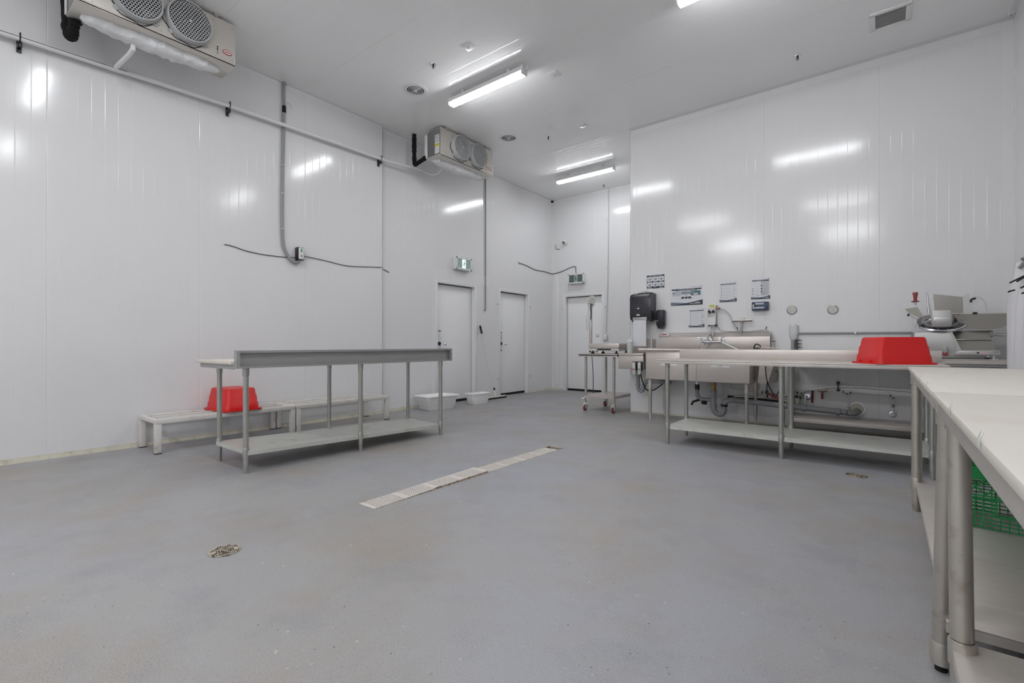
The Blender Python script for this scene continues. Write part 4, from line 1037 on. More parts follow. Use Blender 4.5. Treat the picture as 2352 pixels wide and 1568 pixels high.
t = thing('test_kit_box', (-1.295, 6.92, 1.49), 'slate-blue plastic box with white labels below the two-column notice', 'box')
mb = MB(); mb.box(-1.393, -1.198, 6.885, 6.949, 1.492, 1.603, .008); mb.build('case', 'bluebox', t)
mb = MB(); mb.box(-1.35, -1.25, 6.8835, 6.886, 1.568, 1.59); mb.box(-1.383, -1.245, 6.8835, 6.886, 1.515, 1.537); mb.build_each('label_strip', 'inklight', t)
mb = MB(); mb.box(-1.38, -1.365, 6.8833, 6.886, 1.543, 1.572); mb.build('test_strip', 'sticker', t)
mb = MB(); mb.cone((-1.374, 6.884, 1.583), (-1.374, 6.88, 1.583), .008, seg=10); mb.cone((-1.225, 6.884, 1.585), (-1.225, 6.88, 1.585), .009, seg=10); mb.box(-1.362, -1.335, 6.8825, 6.886, 1.543, 1.565, .002); mb.build_each('latch', 'black', t)

t = thing('chemical_dispenser', (-1.89, 6.9, 1.3), 'wall chemical dispenser with white label, yellow sticker and clear tubes', 'dispenser')
mb = MB(); mb.box(-1.95, -1.842, 6.89, 6.949, 1.31, 1.50, .006); mb.build('lower_case', 'greysteel', t)
mb = MB(); mb.box(-1.953, -1.845, 6.865, 6.949, 1.495, 1.56, .006); mb.build('control_head', 'sticker', t)
mb = MB(); mb.box(-1.935, -1.838, 6.87, 6.949, 1.56, 1.592, .004); mb.build('head_top', 'galv', t)
mb = MB(); mb.box(-1.91, -1.86, 6.867, 6.871, 1.562, 1.592); mb.build('yellow_sticker', 'yellow', t)
mb = MB(); mb.box(-1.944, -1.905, 6.862, 6.866, 1.528, 1.545); mb.box(-1.893, -1.853, 6.862, 6.866, 1.528, 1.545); mb.build_each('head_print', 'inkpink', t)
for x in (-1.925, -1.872):
    mb = MB(); mb.lathe((x, 6.865, 1.50), (0, -1, 0), [(0, .012), (.014, .012), (.020, 0), (.0, 0)], 12); mb.build('selector_knob', 'black', t)
mb = MB(); mb.box(-1.949, -1.847, 6.885, 6.891, 1.315, 1.425); mb = mb.build('label_panel', 'sticker', t)
mb = MB(); mb.box(-1.95, -1.93, 6.885, 6.92, 1.300, 1.315, .003); mb.box(-1.86, -1.832, 6.885, 6.93, 1.298, 1.325, .003); mb.build_each('clip', 'black', t)
for dx in (-.022, .022):
    mb = MB(); mb.tube([(-1.893 + dx, 6.915, 1.31), (-1.90 + dx, 6.90, 1.24), (-1.905 + dx * 1.3, 6.84, 1.16), (-1.945 + dx, 6.78, 1.05), (-1.965 + dx, 6.70, .96)], .0075, 8, smooth_n=4); mb.build('clear_tube', 'tube', t)
mb = MB(); mb.cone((-1.842, 6.90, 1.535), (-1.80, 6.90, 1.54), .010, seg=10); mb.build('hose_connector', 'brass', t)
mb = MB(); mb.cone((-1.805, 6.90, 1.54), (-1.79, 6.90, 1.54), .014, seg=10); mb.build('red_collar', 'redh', t)
t = thing('supply_hose', (-1.5, 6.93, 1.3), 'clear supply hose arching from the chemical dispenser along the splashback top', 'hose')
mb = MB(); mb.tube([(-1.79, 6.90, 1.54), (-1.73, 6.915, 1.515), (-1.68, 6.93, 1.45), (-1.64, 6.935, 1.36), (-1.60, 6.935, 1.27), (-1.565, 6.93, 1.235), (-1.45, 6.92, 1.22), (-1.32, 6.92, 1.232), (-1.24, 6.92, 1.235), (-1.18, 6.92, 1.20), (-1.145, 6.92, 1.12), (-1.13, 6.92, .98)], .0078, 10, smooth_n=5); mb.build('hose', 'tube', t)
for (x, z, dx) in ((-1.575, 1.265, -.008), (-1.235, 1.262, .012)):
    mb = MB(); mb.tube([(x, 6.925, z - .02), (x + dx, 6.93, z + .02)], .005, 6); mb.build('hook', 'black', t)
mb = MB(); mb.tube([(-1.165, 6.92, 1.085), (-1.135, 6.905, 1.09), (-1.11, 6.90, 1.08)], .004, 6); mb.build('hook', 'black', t)
pipe_thing('thin_cable', [(-1.84, 6.93, 1.32), (-1.80, 6.945, 1.24), (-1.7, 6.945, 1.222), (-1.58, 6.94, 1.218)], .0035, 'conduit', 'thin grey cable running from the chemical dispenser to the splashback', 'cable', 4)

t = thing('hand_squeegee', (-1.52, 6.92, 1.2), 'steel hand squeegee hanging on a hook above the pot sink', 'squeegee')
mb = MB(); mb.box(-1.64, -1.388, 6.875, 6.905, 1.356, 1.380, .006); mb.build('blade_bar', 'steel', t)
mb = MB(); mb.box(-1.64, -1.388, 6.892, 6.900, 1.351, 1.358, .002); mb.build('rubber_blade', 'rubber', t)
mb = MB(); mb.tube([(-1.517, 6.90, 1.362), (-1.52, 6.895, 1.30), (-1.522, 6.89, 1.25), (-1.522, 6.89, 1.19)], [.018, .009, .014, .013, .008], 12, smooth_n=3); mb.build('handle', 'greysteel', t)
mb = MB(); mb.box(-1.547, -1.492, 6.905, 6.949, 1.378, 1.40, .004); mb.build('hook', 'galv', t)
for x, z, lab in ((-.94, 1.482, 'round steel cover plate on the wall, the one nearer the sinks'), (-.507, 1.468, 'round steel cover plate on the wall, the one nearer the slicer')):
    t = thing('round_cover_plate', (x, Yw - .002, z), lab, 'cover plate', 'round steel wall plates')
    mb = MB(); mb.lathe((x, Yw - .0005, z), (0, -1, 0), [(0, .007), (.046, .007), (.048, .010), (.056, .007), (.060, 0)], 32); mb.build('plate', 'plate', t)
    mb = MB(); mb.lathe((x, Yw - .0105, z), (0, -1, 0), [(.006, 0), (.005, .003), (0, .0035)], 10); mb.build('screw', 'steel', t)

t = thing('junction_box', (-.92, 6.92, 1.15), 'grey electrical box with clustered cords and a conduit running along the wall', 'electrical box')
mb = MB(); mb.box(-.955, -.875, 6.90, 6.949, 1.14, 1.275, .012, seg=3); mb.build('box', 'galv', t)
mb = MB(); mb.box(-.93, -.895, 6.893, 6.902, 1.165, 1.25, .003); mb.build('cover', 'steel', t)
mb = MB(); mb.loft([[(-.915 + math.cos(a) * .052 * k * (1 + .1 * math.sin(5 * a)), 6.925 + math.sin(a) * .038 * k, z) for a in [2 * PI * i / 20 for i in range(20)]] for z, k in ((1.10, .35), (1.13, .85), (1.2, 1), (1.28, .95), (1.305, .4))]); mb.build('film_cover', 'film', t)
mb = MB(); mb.tube([(-.925, 6.93, 1.14), (-.925, 6.93, .98)], .02, 12); mb.tube([(-.925, 6.93, .98), (-.93, 6.935, .6), (-.93, 6.935, .15)], .011, 10); mb.build('down_conduit', 'conduit', t)
mb = MB()
rr = random.Random(11)
for k in range(9):
    z = 1.115 - k * .014; s = 1 if k % 2 else -1
    mb.tube([(-.905, 6.92, z), (-.875, 6.905, z - .02), (-.865 - .01 * rr.random(), 6.90, z + .008 * s), (-.888, 6.90, z - .028)], .004, 6, smooth_n=3)
for k in range(3):
    z = 1.10 - k * .045; mb.cone((-.87, 6.905, z), (-.825, 6.90, z), .010, .003, seg=8)
mb.build('coiled_cords', 'thinwire', t)
mb = MB(); mb.tube([(-.875, 6.93, 1.185), (.225, 6.93, 1.178), (.235, 6.93, 1.17)], .0115, 12); mb.tube([(.23, 6.93, 1.18), (.23, 6.93, 1.08)], .0115, 12); mb.build('conduit', 'conduit', t)
for x in (-.285,):
    mb = MB(); mb.box(x - .012, x + .012, 6.912, 6.949, 1.165, 1.198, .003); mb.build('strap', 'steel', t)
pipe_thing('vertical_conduit', [(-1.03, 6.935, .86), (-1.03, 6.935, .05)], .010, 'conduit', 'thin vertical conduit on the wall behind the middle leg of the long table', 'conduit')
# ------------------------------------------------------------------ slicer
t = thing('meat_slicer', (.5, 6.5, .906), 'large pale grey meat slicer with red knob handle on the equipment table', 'slicer')
mb = MB()
mb.loft([[(.23, 6.30, .94), (.53, 6.30, .94), (.53, 6.72, .94), (.23, 6.72, .94)], [(.227, 6.28, 1.03), (.527, 6.28, 1.03), (.527, 6.72, 1.03), (.227, 6.72, 1.03)],
         [(.23, 6.30, 1.165), (.488, 6.30, 1.165), (.488, 6.70, 1.165), (.23, 6.70, 1.165)], [(.24, 6.32, 1.182), (.478, 6.32, 1.182), (.478, 6.68, 1.182), (.24, 6.68, 1.182)]], smooth=False)
mb.build('motor_housing', 'cast', t)
mb = MB(); mb.box(.49, .84, 6.30, 6.72, .945, .99, .01, seg=3); mb.build('base_plate', 'cast', t)
mb = MB(); mb.loft([[(.50, 6.34, .99), (.82, 6.34, .99), (.82, 6.70, .99), (.50, 6.70, .99)], [(.49, 6.42, 1.10), (.79, 6.42, 1.10), (.79, 6.68, 1.10), (.49, 6.68, 1.10)], [(.48, 6.44, 1.18), (.78, 6.44, 1.18), (.78, 6.66, 1.18), (.48, 6.66, 1.18)]], smooth=False); mb.build('carriage_base', 'slicersteel', t)
mb = MB(); mb.box(.50, .795, 6.40, 6.44, 1.085, 1.10, .004); mb.build('carriage_rail', 'slicersteel', t)
mb = MB(); mb.prism([(.47, 1.20), (.50, 1.19), (.575, .985), (.53, .975)], lambda p: (p[0], 6.30, p[1]), lambda p: (p[0], 6.33, p[1])); mb.build('rib', 'cast', t)
ax = Vector((.03, -.52, 1.0)).normalized()
mb = MB(); mb.lathe((.43, 6.45, 1.272), ax, [(0, .006), (.12, .008), (.165, .004), (.186, 0), (.186, -.003), (.165, -.006), (0, -.006)], 48); mb.build('blade', 'darkblade', t)
mb = MB(); mb.lathe((.43, 6.45, 1.268), ax, [(.180, -.012), (.198, -.014), (.200, .004), (.192, .010), (.180, .004)], 48, closed=True); mb.build('ring_guard', 'chrome', t)
mb = MB(); mb.lathe((.43, 6.45, 1.276), ax, [(0, .010), (.140, .009), (.146, .006), (.146, 0)], 44); mb.build('blade_cover', 'slicersteel', t)
mb = MB(); mb.lathe((.43, 6.45, 1.276), ax, [(0, .0112), (.118, .0108), (.120, .009)], 40); mb.build('blade_hub', 'darkblade', t)
mb = MB(); mb.tube([(.285, 6.40, 1.262), (.31, 6.37, 1.275), (.355, 6.36, 1.29)], .005, 8); mb.box(.338, .358, 6.34, 6.37, 1.285, 1.305, .003); mb.build('sharpener_arm', 'chrome', t)
mb = MB(); mb.box(.508, .57, 6.36, 6.40, 1.338, 1.350, .003); mb.cone((.535, 6.375, 1.34), (.535, 6.375, 1.31), .009, seg=10); mb.build('tray_pivot', 'slicersteel', t)
mb = MB()
mb.loft([[(p[0], p[1], z) for p in rrect(.432, 6.34, 0, hx, hy, .03)] for z, hx, hy in ((1.212, .05, .03), (1.222, .068, .05), (1.25, .077, .062), (1.30, .079, .066), (1.312, .076, .064))]); mb.build('sharpener_head', 'cast', t)
mb = MB(); mb.loft([[(p[0], p[1], z) for p in rrect(.430, 6.36, 0, hx, .06, .02)] for z, hx in ((1.312, .078), (1.375, .077), (1.383, .072))]); mb.build('sharpener_cover', 'cast', t)
mb = MB(); mb.cone((.42, 6.34, 1.212), (.42, 6.34, 1.18), .016, seg=12); mb.cone((.405, 6.31, 1.195), (.405, 6.29, 1.175), .012, seg=10); mb.build_each('support_stud', 'chrome', t)
mb = MB()
for k in range(9):
    a0 = .430 + .150 * k / 9; wd = .150 / 9
    zt = 1.562 - .200 * (a0 + wd * .25 - .379)
    mb.prism([(a0, 1.372), (a0 + wd * .5, 1.372), (a0 + wd * .5, zt - .001), (a0, zt + .001)], lambda p: (p[0], 6.493, p[1]), lambda p: (p[0], 6.503, p[1]))
mb.prism([(.392, 1.368), (.605, 1.36), (.600, 1.520), (.380, 1.564)], lambda p: (p[0], 6.500, p[1]), lambda p: (p[0], 6.508, p[1])); mb.build('gauge_plate', 'slicersteel', t)
mb = MB(); mb.prism([(.595, 1.525), (.64, 1.556), (.665, 1.35), (.612, 1.35)], lambda p: (p[0], 6.47, p[1]), lambda p: (p[0] + .004, 6.50, p[1])); mb.build('fence', 'cast', t)
mb = MB(); mb.prism([(.355, 1.49), (.38, 1.50), (.388, 1.38), (.362, 1.375)], lambda p: (p[0], 6.46, p[1]), lambda p: (p[0], 6.48, p[1])); mb.build('fence_end', 'sticker', t)
mb = MB(); mb.tube([(.329, 6.45, 1.585), (.337, 6.45, 1.46), (.343, 6.45, 1.37)], [.009, .010, .015], 12); mb.build('rod', 'chrome', t)
mb = MB(); mb.prism([(.545, 1.350), (.925, 1.340), (.92, 1.242), (.86, 1.205), (.79, 1.19), (.70, 1.192), (.56, 1.21)], lambda p: (p[0], 6.38 + (p[1] - 1.19) * .55, p[1]), lambda p: (p[0], 6.385 + (p[1] - 1.19) * .55, p[1])); mb.build('product_tray', 'slicersteel', t)
mb = MB(); mb.prism([(.545, 1.350), (.925, 1.340), (.925, 1.346), (.545, 1.356)], lambda p: (p[0], 6.466, p[1]), lambda p: (p[0], 6.70, p[1])); mb.build('tray_bed', 'steel', t)
mb = MB(); mb.prism([(.155, 1.42), (.25, 1.435), (.285, 1.36), (.30, 1.325), (.262, 1.325), (.18, 1.375)], lambda p: (p[0], 6.36, p[1]), lambda p: (p[0], 6.42, p[1])); mb.build('pusher_arm', 'slicersteel', t)
mb = MB(); mb.prism([(.152, 1.412), (.25, 1.428), (.25, 1.442), (.152, 1.427)], lambda p: (p[0], 6.355, p[1]), lambda p: (p[0], 6.425, p[1])); mb.build('pusher_cap', 'sticker', t)
mb = MB(); mb.cone((.236, 6.39, 1.43), (.236, 6.39, 1.50), .012, seg=12); mb.build('handle_stem', 'cast', t)
mb = MB(); mb.lathe((.236, 6.39, 1.478), (0, 0, 1), [(0, 0), (.03, .003), (.035, .010), (.02, .018), (.014, .024), (.017, .06), (.023, .09), (.02, .102), (0, .106)], 20); mb.build('knob', 'redh', t)
mb = MB(); mb.tube([(.19, 6.36, 1.345), (.255, 6.36, 1.30)], .006, 8); mb.build('lock_pin', 'steel', t)
mb = MB(); mb.lathe((.188, 6.36, 1.345), (-1, 0, .6), [(0, 0), (.014, 0), (.016, .012), (0, .02)], 14); mb.build('lock_knob', 'black', t)
mb = MB(); mb.tube([(.655, 6.47, 1.50), (.69, 6.47, 1.512), (.725, 6.47, 1.50), (.757, 6.47, 1.45), (.765, 6.47, 1.40), (.760, 6.47, 1.35)], .003, 8, smooth_n=4); mb.build('guard_edge', 'steel', t)
mb = MB(); mb.prism([(.655, 1.50), (.69, 1.512), (.725, 1.50), (.757, 1.45), (.765, 1.40), (.760, 1.35), (.665, 1.35)], lambda p: (p[0], 6.472, p[1]), lambda p: (p[0], 6.476, p[1])); mb.build('hand_guard', 'clear', t)
mb = MB(); mb.cone((.66, 6.46, 1.49), (.69, 6.46, 1.497), .009, seg=10); mb.cone((.67, 6.46, 1.355), (.70, 6.46, 1.355), .008, seg=10); mb.box(.648, .664, 6.455, 6.475, 1.46, 1.49, .002); mb.build_each('guard_hinge', 'black', t)
mb = MB(); mb.tube([(.79, 6.45, 1.125), (.815, 6.44, 1.14), (.88, 6.43, 1.136)], .0115, 12); mb.build('carriage_handle', 'slicersteel', t)
mb = MB(); mb.lathe((.79, 6.48, 1.15), (1, 0, 0), [(0, -.02), (.035, -.01), (.03, .02), (0, .025)], 16); mb.build('index_knob', 'cast', t)
mb = MB(); mb.cone((.455, 6.277, .965), (.455, 6.277, 1.02), .016, seg=12); mb.build('switch_guard', 'chrome', t)
mb = MB(); mb.box(.437, .475, 6.262, 6.295, .935, .972, .005); mb.build('red_latch', 'redh', t)
for (x, y) in ((.80, 6.34), (.80, 6.66), (.30, 6.66), (.30, 6.36)):
    mb = MB(); mb.lathe((x, y, .906), (0, 0, 1), [(0, 0), (.036, 0), (.03, .008), (.012, .012), (.012, .045), (0, .045)], 18); mb.build('foot', 'chrome', t)
mb = MB(); mb.box(.285, .375, 6.2975, 6.3, .985, 1.01); mb.build('data_plate', 'sticker', t)
mb = MB(); mb.box(.287, .31, 6.296, 6.298, 1.002, 1.007); mb.box(.79, .83, 6.2965, 6.299, .975, .979); mb.box(.68, .695, 6.2965, 6.299, .96, .975); mb.build('print', 'ink', t)
mb = MB(); mb.box(.70, .76, 6.297, 6.2995, .957, .978); mb.build('warning_label', 'inkpink', t)

# ------------------------------------------------------------------ coats on the wall
t = thing('coat_bundle', (.87, 5.1, 1.6), 'white coats in plastic hung in a bundle from a wall hook, tied with grey cloth', 'coats')
def drape(name, cx, cy, zt, zb, rx, ry, ph, m, amp=.13):
    secs = []
    for k in range(18):
        f = k / 17; z = zt + (zb - zt) * f
        g = .88 + .12 * min(1, f * 4); g2 = g * (1 + .12 * f)
        secs.append([(cx + math.cos(a) * rx * g2 * (1 + amp * math.sin(6 * a + ph + f * 2.5) * min(1, f * 2 + .3)), cy + math.sin(a) * ry * g2 * (1 + amp * math.cos(5 * a + ph * 2 + f * 3)), z) for a in [2 * PI * i / 36 for i in range(36)]])
    mb = MB(); mb.loft(secs, smooth=True); return mb.build(name, m, t)
drape('coat', .875, 5.12, 1.655, .70, .125, .20, .4, 'fabric')
drape('coat', .87, 4.97, 1.53, .66, .115, .15, 2.1, 'fabric')
drape('coat', .87, 5.33, 1.52, .80, .11, .14, 3.3, 'fabric')
mb = MB(); mb.cone((1.02, 5.1, 1.665), (.88, 5.1, 1.68), .012, seg=10); mb.build('wall_hook', 'steel', t)
mb = MB()
for (p, q) in (((.76, 5.0, 1.60), (.86, 5.02, 1.69)), ((.86, 5.02, 1.69), (.93, 5.06, 1.66)), ((.78, 5.04, 1.67), (.92, 5.1, 1.70)), ((.83, 5.0, 1.58), (.87, 5.0, 1.66)), ((.90, 5.0, 1.70), (.97, 5.05, 1.63))):
    m_ = (Vector(p) + Vector(q)) / 2 + Vector((0, -.015, .012)); mb.tube([p, m_, q], [.012, .02, .022, .02, .012], 10, smooth_n=3)
mb.build('grey_tie', 'greyfabric', t)
for (a, b, c_) in (((.74, 4.93, 1.50), (.80, 4.86, 1.535), (.95, 4.85, 1.53)), ((.755, 4.90, 1.45), (.80, 4.83, 1.47), (.93, 4.82, 1.46)), ((.715, 5.0, 1.50), (.74, 4.95, 1.515), (.78, 4.9, 1.54)), ((.76, 4.9, 1.41), (.82, 4.84, 1.435), (.94, 4.83, 1.44)), ((.71, 5.02, 1.435), (.72, 5.0, 1.44), (.735, 4.98, 1.443))):
    mb = MB(); mb.tube([a, b, c_], .006, 8, smooth_n=4); mb.build('hanger', 'black', t)

# ------------------------------------------------------------------ coolers on the ceiling
def hexgrille(mb, c, R, cell, depth):
    """honeycomb of open cells in the plane X = const"""
    h = cell * math.sqrt(3) / 2; rows = int(R / h) + 1
    for j in range(-rows, rows + 1):
        for i in range(-rows - 1, rows + 2):
            y = (i + .5 * (j % 2)) * cell; z = j * h
            if math.hypot(y, z) > R - cell * .35: continue
            o = []; n_ = []
            for k in range(6):
                a = PI / 6 + k * PI / 3
                o.append((c[0], c[1] + y + math.cos(a) * cell * .578, c[2] + z + math.sin(a) * cell * .578))
                n_.append((c[0], c[1] + y + math.cos(a) * cell * .41, c[2] + z + math.sin(a) * cell * .41))
            b = [(p[0] - depth, p[1], p[2]) for p in n_]
            mb.add(o + n_ + b, [(k, (k + 1) % 6, 6 + (k + 1) % 6, 6 + k) for k in range(6)] + [(6 + k, 6 + (k + 1) % 6, 12 + (k + 1) % 6, 12 + k) for k in range(6)])
def cooler(y0, y1, label, seed, side_label):
    xf, xb, z0, z1 = -5.28, -5.60, 3.918, 4.332
    t = thing('evaporator_cooler', ((xf + xb) / 2, (y0 + y1) / 2, 4.12), label, 'cooler', 'twin-fan evaporator coolers')
    # housing, rounded upper back edge
    prof = [(xf, z0), (xf, z1)]
    for k in range(7):
        a = PI / 2 * k / 6; prof.append((xb + .10 - math.sin(a) * .10, z1 - .10 + math.cos(a) * .10 - .0))
    prof.append((xb, z0))
    mb = MB(); mb.prism(prof, lambda p: (p[0], y0 + .004, p[1]), lambda p: (p[0], y1 - .004, p[1])); mb.build('housing', 'coolskin', t)
    mb = MB(); mb.prism([(xf - .012, z0 + .012), (xf - .012, z1 - .01)] + [(p[0], p[1] - .008) for p in prof[2:-1]] + [(xb + .01, z0 + .012)], lambda p: (p[0], y0 + .001, p[1]), lambda p: (p[0], y0 + .005, p[1])); mb.build('end_panel', 'coolside', t)
    mb = MB(); mb.box(xf - .004, xf + .002, y0, y0 + .012, z0, z1, .001); mb.box(xf - .004, xf + .002, y1 - .012, y1, z0, z1, .001); mb.box(xb - .02, xf + .003, y0, y1, z0 - .012, z0 + .004, .003); mb.box(xf - .004, xf + .003, y0, y1, z0 - .012, z0 + .014, .001); mb.build('edge_frame', 'coolskin', t)
    mb = MB(); mb.box(xb - .03, xb + .03, y0 - .012, y0 + .0, z0 + .0, z1 - .05, .006); mb.box(xb - .03, xb, y0, y1, z0, z1 - .08, .004); mb.build('coil_casing', 'white', t)
    for k, fy in enumerate((y0 + .412, y0 + .815)):
        zf = 4.133; R = .185
        g = MB(); g.lathe((xf, fy, zf), (1, 0, 0), [(R + .012, 0), (R + .010, .02), (R + .004, .062), (R, .07), (R - .010, .07), (R - .012, .012), (R - .012, 0)], 44)
        for a in (PI / 4, 3 * PI / 4, 5 * PI / 4, 7 * PI / 4):
            g.obox((xf + .004, fy + math.cos(a) * (R + .015), zf + math.sin(a) * (R + .015)), (.004, 0, 0), (0, math.cos(a) * .02, math.sin(a) * .02), (0, -math.sin(a) * .02, math.cos(a) * .02))
        g = g.build('fan_guard', 'guard', t)
        h = MB(); hexgrille(h, (xf + .066, fy, zf), R - .004, .0235, .005); h.cone((xf + .060, fy, zf), (xf + .070, fy, zf), .014, seg=14); h.build('grille', 'guard', g, fix=False)
        d = MB(); d.cone((xf + .002, fy, zf), (xf + .006, fy, zf), R - .013, seg=36); d.build('fan_opening_shade', 'void', g)
        bl = MB()
        for q in range(5):
            a = q * 2 * PI / 5 + k; r1 = R - .03
            bl.add([(xf + .02, fy + math.cos(a) * .03, zf + math.sin(a) * .03), (xf + .035, fy + math.cos(a + .5) * .03, zf + math.sin(a + .5) * .03), (xf + .042, fy + math.cos(a + .75) * r1, zf + math.sin(a + .75) * r1), (xf + .016, fy + math.cos(a + .1) * r1, zf + math.sin(a + .1) * r1)], [(0, 1, 2, 3)])
        bl.cone((xf + .01, fy, zf), (xf + .045, fy, zf), .035, seg=16); bl.build('fan_blades', 'black', g, fix=False)
        gk = MB(); gk.tube([(xf + .003, fy + math.cos(a) * (R + .022 + .008 * math.sin(8 * a)), zf + math.sin(a) * (R + .022 + .008 * math.sin(8 * a))) for a in [PI * .95 + PI * .75 * i / 24 for i in range(25)]], .004, 6); gk.build('sealant', 'rubber', t)
    # rating holes, badge, screws
    for q, zz in enumerate((4.035, 4.012, 3.99, 3.972)):
        d = MB(); d.cone((xf + .001, y1 - .165, zz - .0), (xf + .005, y1 - .165, zz), .007 if q < 2 else .004, seg=10); d.build('port', 'black', t)
    yc = y1 - .075
    b = MB(); b.add([(xf + .004, yc + math.cos(a) * .043, 4.018 + math.sin(a) * .024) for a in [2 * PI * i / 28 for i in range(28)]], [tuple(range(28))]); b = b.build('badge', 'inkred', t, fix=False)
    b2 = MB(); b2.add([(xf + .0048, yc + math.cos(a) * .036, 4.018 + math.sin(a) * .017) for a in [2 * PI * i / 28 for i in range(28)]], [tuple(range(28))]); b2.build('badge_face', 'sticker', b, fix=False)
    b3 = MB(); b3.box(xf + .0048, xf + .0056, yc - .024, yc + .024, 4.013, 4.023); b3.build('badge_print', 'inkred', b)
    for (yy, zz) in ((y0 + .03, z1 - .04), (y0 + .03, z0 + .05), (y0 + .11, z0 + .03), (y0 + .11, z0 + .06), (y0 + .60, z0 + .04), (y1 - .2, z1 - .04), (y1 - .03, z1 - .04), (y1 - .03, z0 + .05)):
        s_ = MB(); s_.lathe((xf + .002, yy, zz), (1, 0, 0), [(.006, 0), (.005, .003), (0, .004)], 8); s_.build('screw', 'greysteel', t)
    for yy in (y0 + .12, y1 - .18):
        s_ = MB(); s_.box(xf + .0, xf + .03, yy - .02, yy + .02, z1, ZC, .002); s_.cone((xf + .015, yy, z1 - .01), (xf + .015, yy, ZC), .006, seg=8); s_.build('hanger_bracket', 'greysteel', t)
    if side_label:
        s_ = MB(); s_.box(xf - .125, xf - .028, y0 - .001, y0 + .001, z0 + .03, z0 + .31); s_ = s_.build('warning_label', 'sticker', t)
        q = MB()
        for zz in (.29, .255, .215): q.box(xf - .120, xf - .032, y0 - .002, y0, z0 + zz - .005, z0 + zz)
        q.build('print', 'darkred', s_)
        q = MB(); q.box(xf - .122, xf - .03, y0 - .002, y0, z0 + .135, z0 + .175); q.build('print', 'yellow', s_)
        q = MB()
        for zz in (.27, .235, .195, .11, .09, .07): q.box(xf - .115, xf - .045, y0 - .0019, y0, z0 + zz - .002, z0 + zz)
        q.build('print', 'inkgrey', s_)
    # spray-foam insulated drain pan under it
    rr = random.Random(seed); secs = []
    for k in range(34):
        f = k / 33; y = y0 + .07 + (y1 - y0 - .16) * f
        e = max(0.02, math.sin(PI * f)) ** .28
        hw = (.105 + .006 * rr.uniform(-1, 1)) * e; dep = (.082 + .009 * rr.uniform(-1, 1)) * e; xc = -5.47 + .012 * rr.uniform(-1, 1) - .035 * (1 - f)
        sec = []
        for i in range(18):
            a = 2 * PI * i / 18; sec.append((xc + math.cos(a) * hw * (1 + .05 * rr.uniform(-1, 1)), y + .006 * rr.uniform(-1, 1), z0 - .010 + min(0.002, math.sin(a) * dep * (1 + .10 * rr.uniform(-1, 1)))))
        secs.append(sec)
    mb = MB(); mb.loft(secs, smooth=True); mb.build('foam_insulation', 'foam', t)
    return t
cooler(.856, 2.09, 'twin-fan ceiling cooler nearest the camera, partly cut off by the frame', 5, False)
cooler(4.97, 6.18, 'smaller-looking twin-fan ceiling cooler above the doors, with yellow side label', 9, True)

def black_pipe(name, pts, r, label, n=3):
    mb = MB(); P = catmull([Vector(p) for p in pts], n * 3); rr = random.Random(len(label))
    mb.tube(P, [r * (1 + .18 * rr.uniform(-1, 1)) for _ in P], 12)
    return tag(mb.build(name, 'foamblack'), label, 'pipe', 'black insulated cooler pipes')
black_pipe('refrigerant_pipe', [(-5.86, 4.95, ZC), (-5.86, 4.95, 4.15), (-5.855, 4.95, 3.94), (-5.83, 4.95, 3.885), (-5.75, 4.955, 3.90), (-5.60, 4.965, 3.94)], .034, 'black insulated pipe bending from the ceiling to the cooler above the doors')
black_pipe('refrigerant_pipe', [(-5.86, .90, ZC), (-5.86, .90, 4.0), (-5.80, .905, 3.85), (-5.72, .91, 3.83), (-5.64, .915, 3.90), (-5.62, .92, 3.94)], .045, 'black insulated pipe stub under the cooler nearest the camera')

# white condensate pipe along the wall, with its clips
t = thing('condensate_pipe', (-5.95, 2.0, 3.8), 'long white condensate pipe clipped along the wall below the coolers', 'pipe')
mb = MB(); mb.tube([(-5.950, -2.6, 3.62), (-5.950, .5, 3.715), (-5.950, 2.3, 3.795), (-5.950, 4.46, 3.826)], .0235, 16); mb.tube([(-5.955, 4.44, 3.826), (-5.93, 4.75, 3.845), (-5.9, 5.12, 3.862)], .016, 12); mb.build('pipe', 'white', t)
mb = MB(); mb.tube([(-5.50, 1.30, 3.86), (-5.52, 1.30, 3.80), (-5.60, 1.29, 3.775), (-5.955, 1.26, 3.76)], .021, 12); mb.build('branch', 'white', t)
mb = MB(); mb.cone((-5.955, 1.21, 3.752), (-5.955, 1.31, 3.757), .030, seg=16); mb.cone((-5.50, 1.30, 3.90), (-5.50, 1.30, 3.85), .027, seg=14); mb.build_each('coupling', 'white', t)
for y, z in ((.607, 3.72), (2.294, 3.795), (4.386, 3.825)):
    c = MB(); c.tube([(-5.952, y, z + .034), (-5.93, y, z + .042), (-5.918, y, z + .028), (-5.925, y, z), (-5.945, y, z - .03)], .005, 8, smooth_n=3); c.box(-6.02, -5.945, y - .014, y + .014, z - .07, z - .035, .003); c.box(-6.02, -6.005, y - .016, y + .016, z - .10, z + .03, .002)
    c.build('clip', 'black', t)
pipe_thing('drain_hose', [(-5.9, 5.12, 3.862), (-5.86, 5.25, 3.82), (-5.75, 5.30, 3.80), (-5.60, 5.28, 3.83), (-5.52, 5.26, 3.862)], .006, 'white', 'thin drain hose sagging below the cooler above the doors', 'hose', 4)
pipe_thing('old_wire', [(-5.927, -1.5, 3.662), (-5.927, .5, 3.72), (-5.927, 1.35, 3.757)], .003, 'thinwire', 'thin wire resting along the white condensate pipe', 'wire', 2)

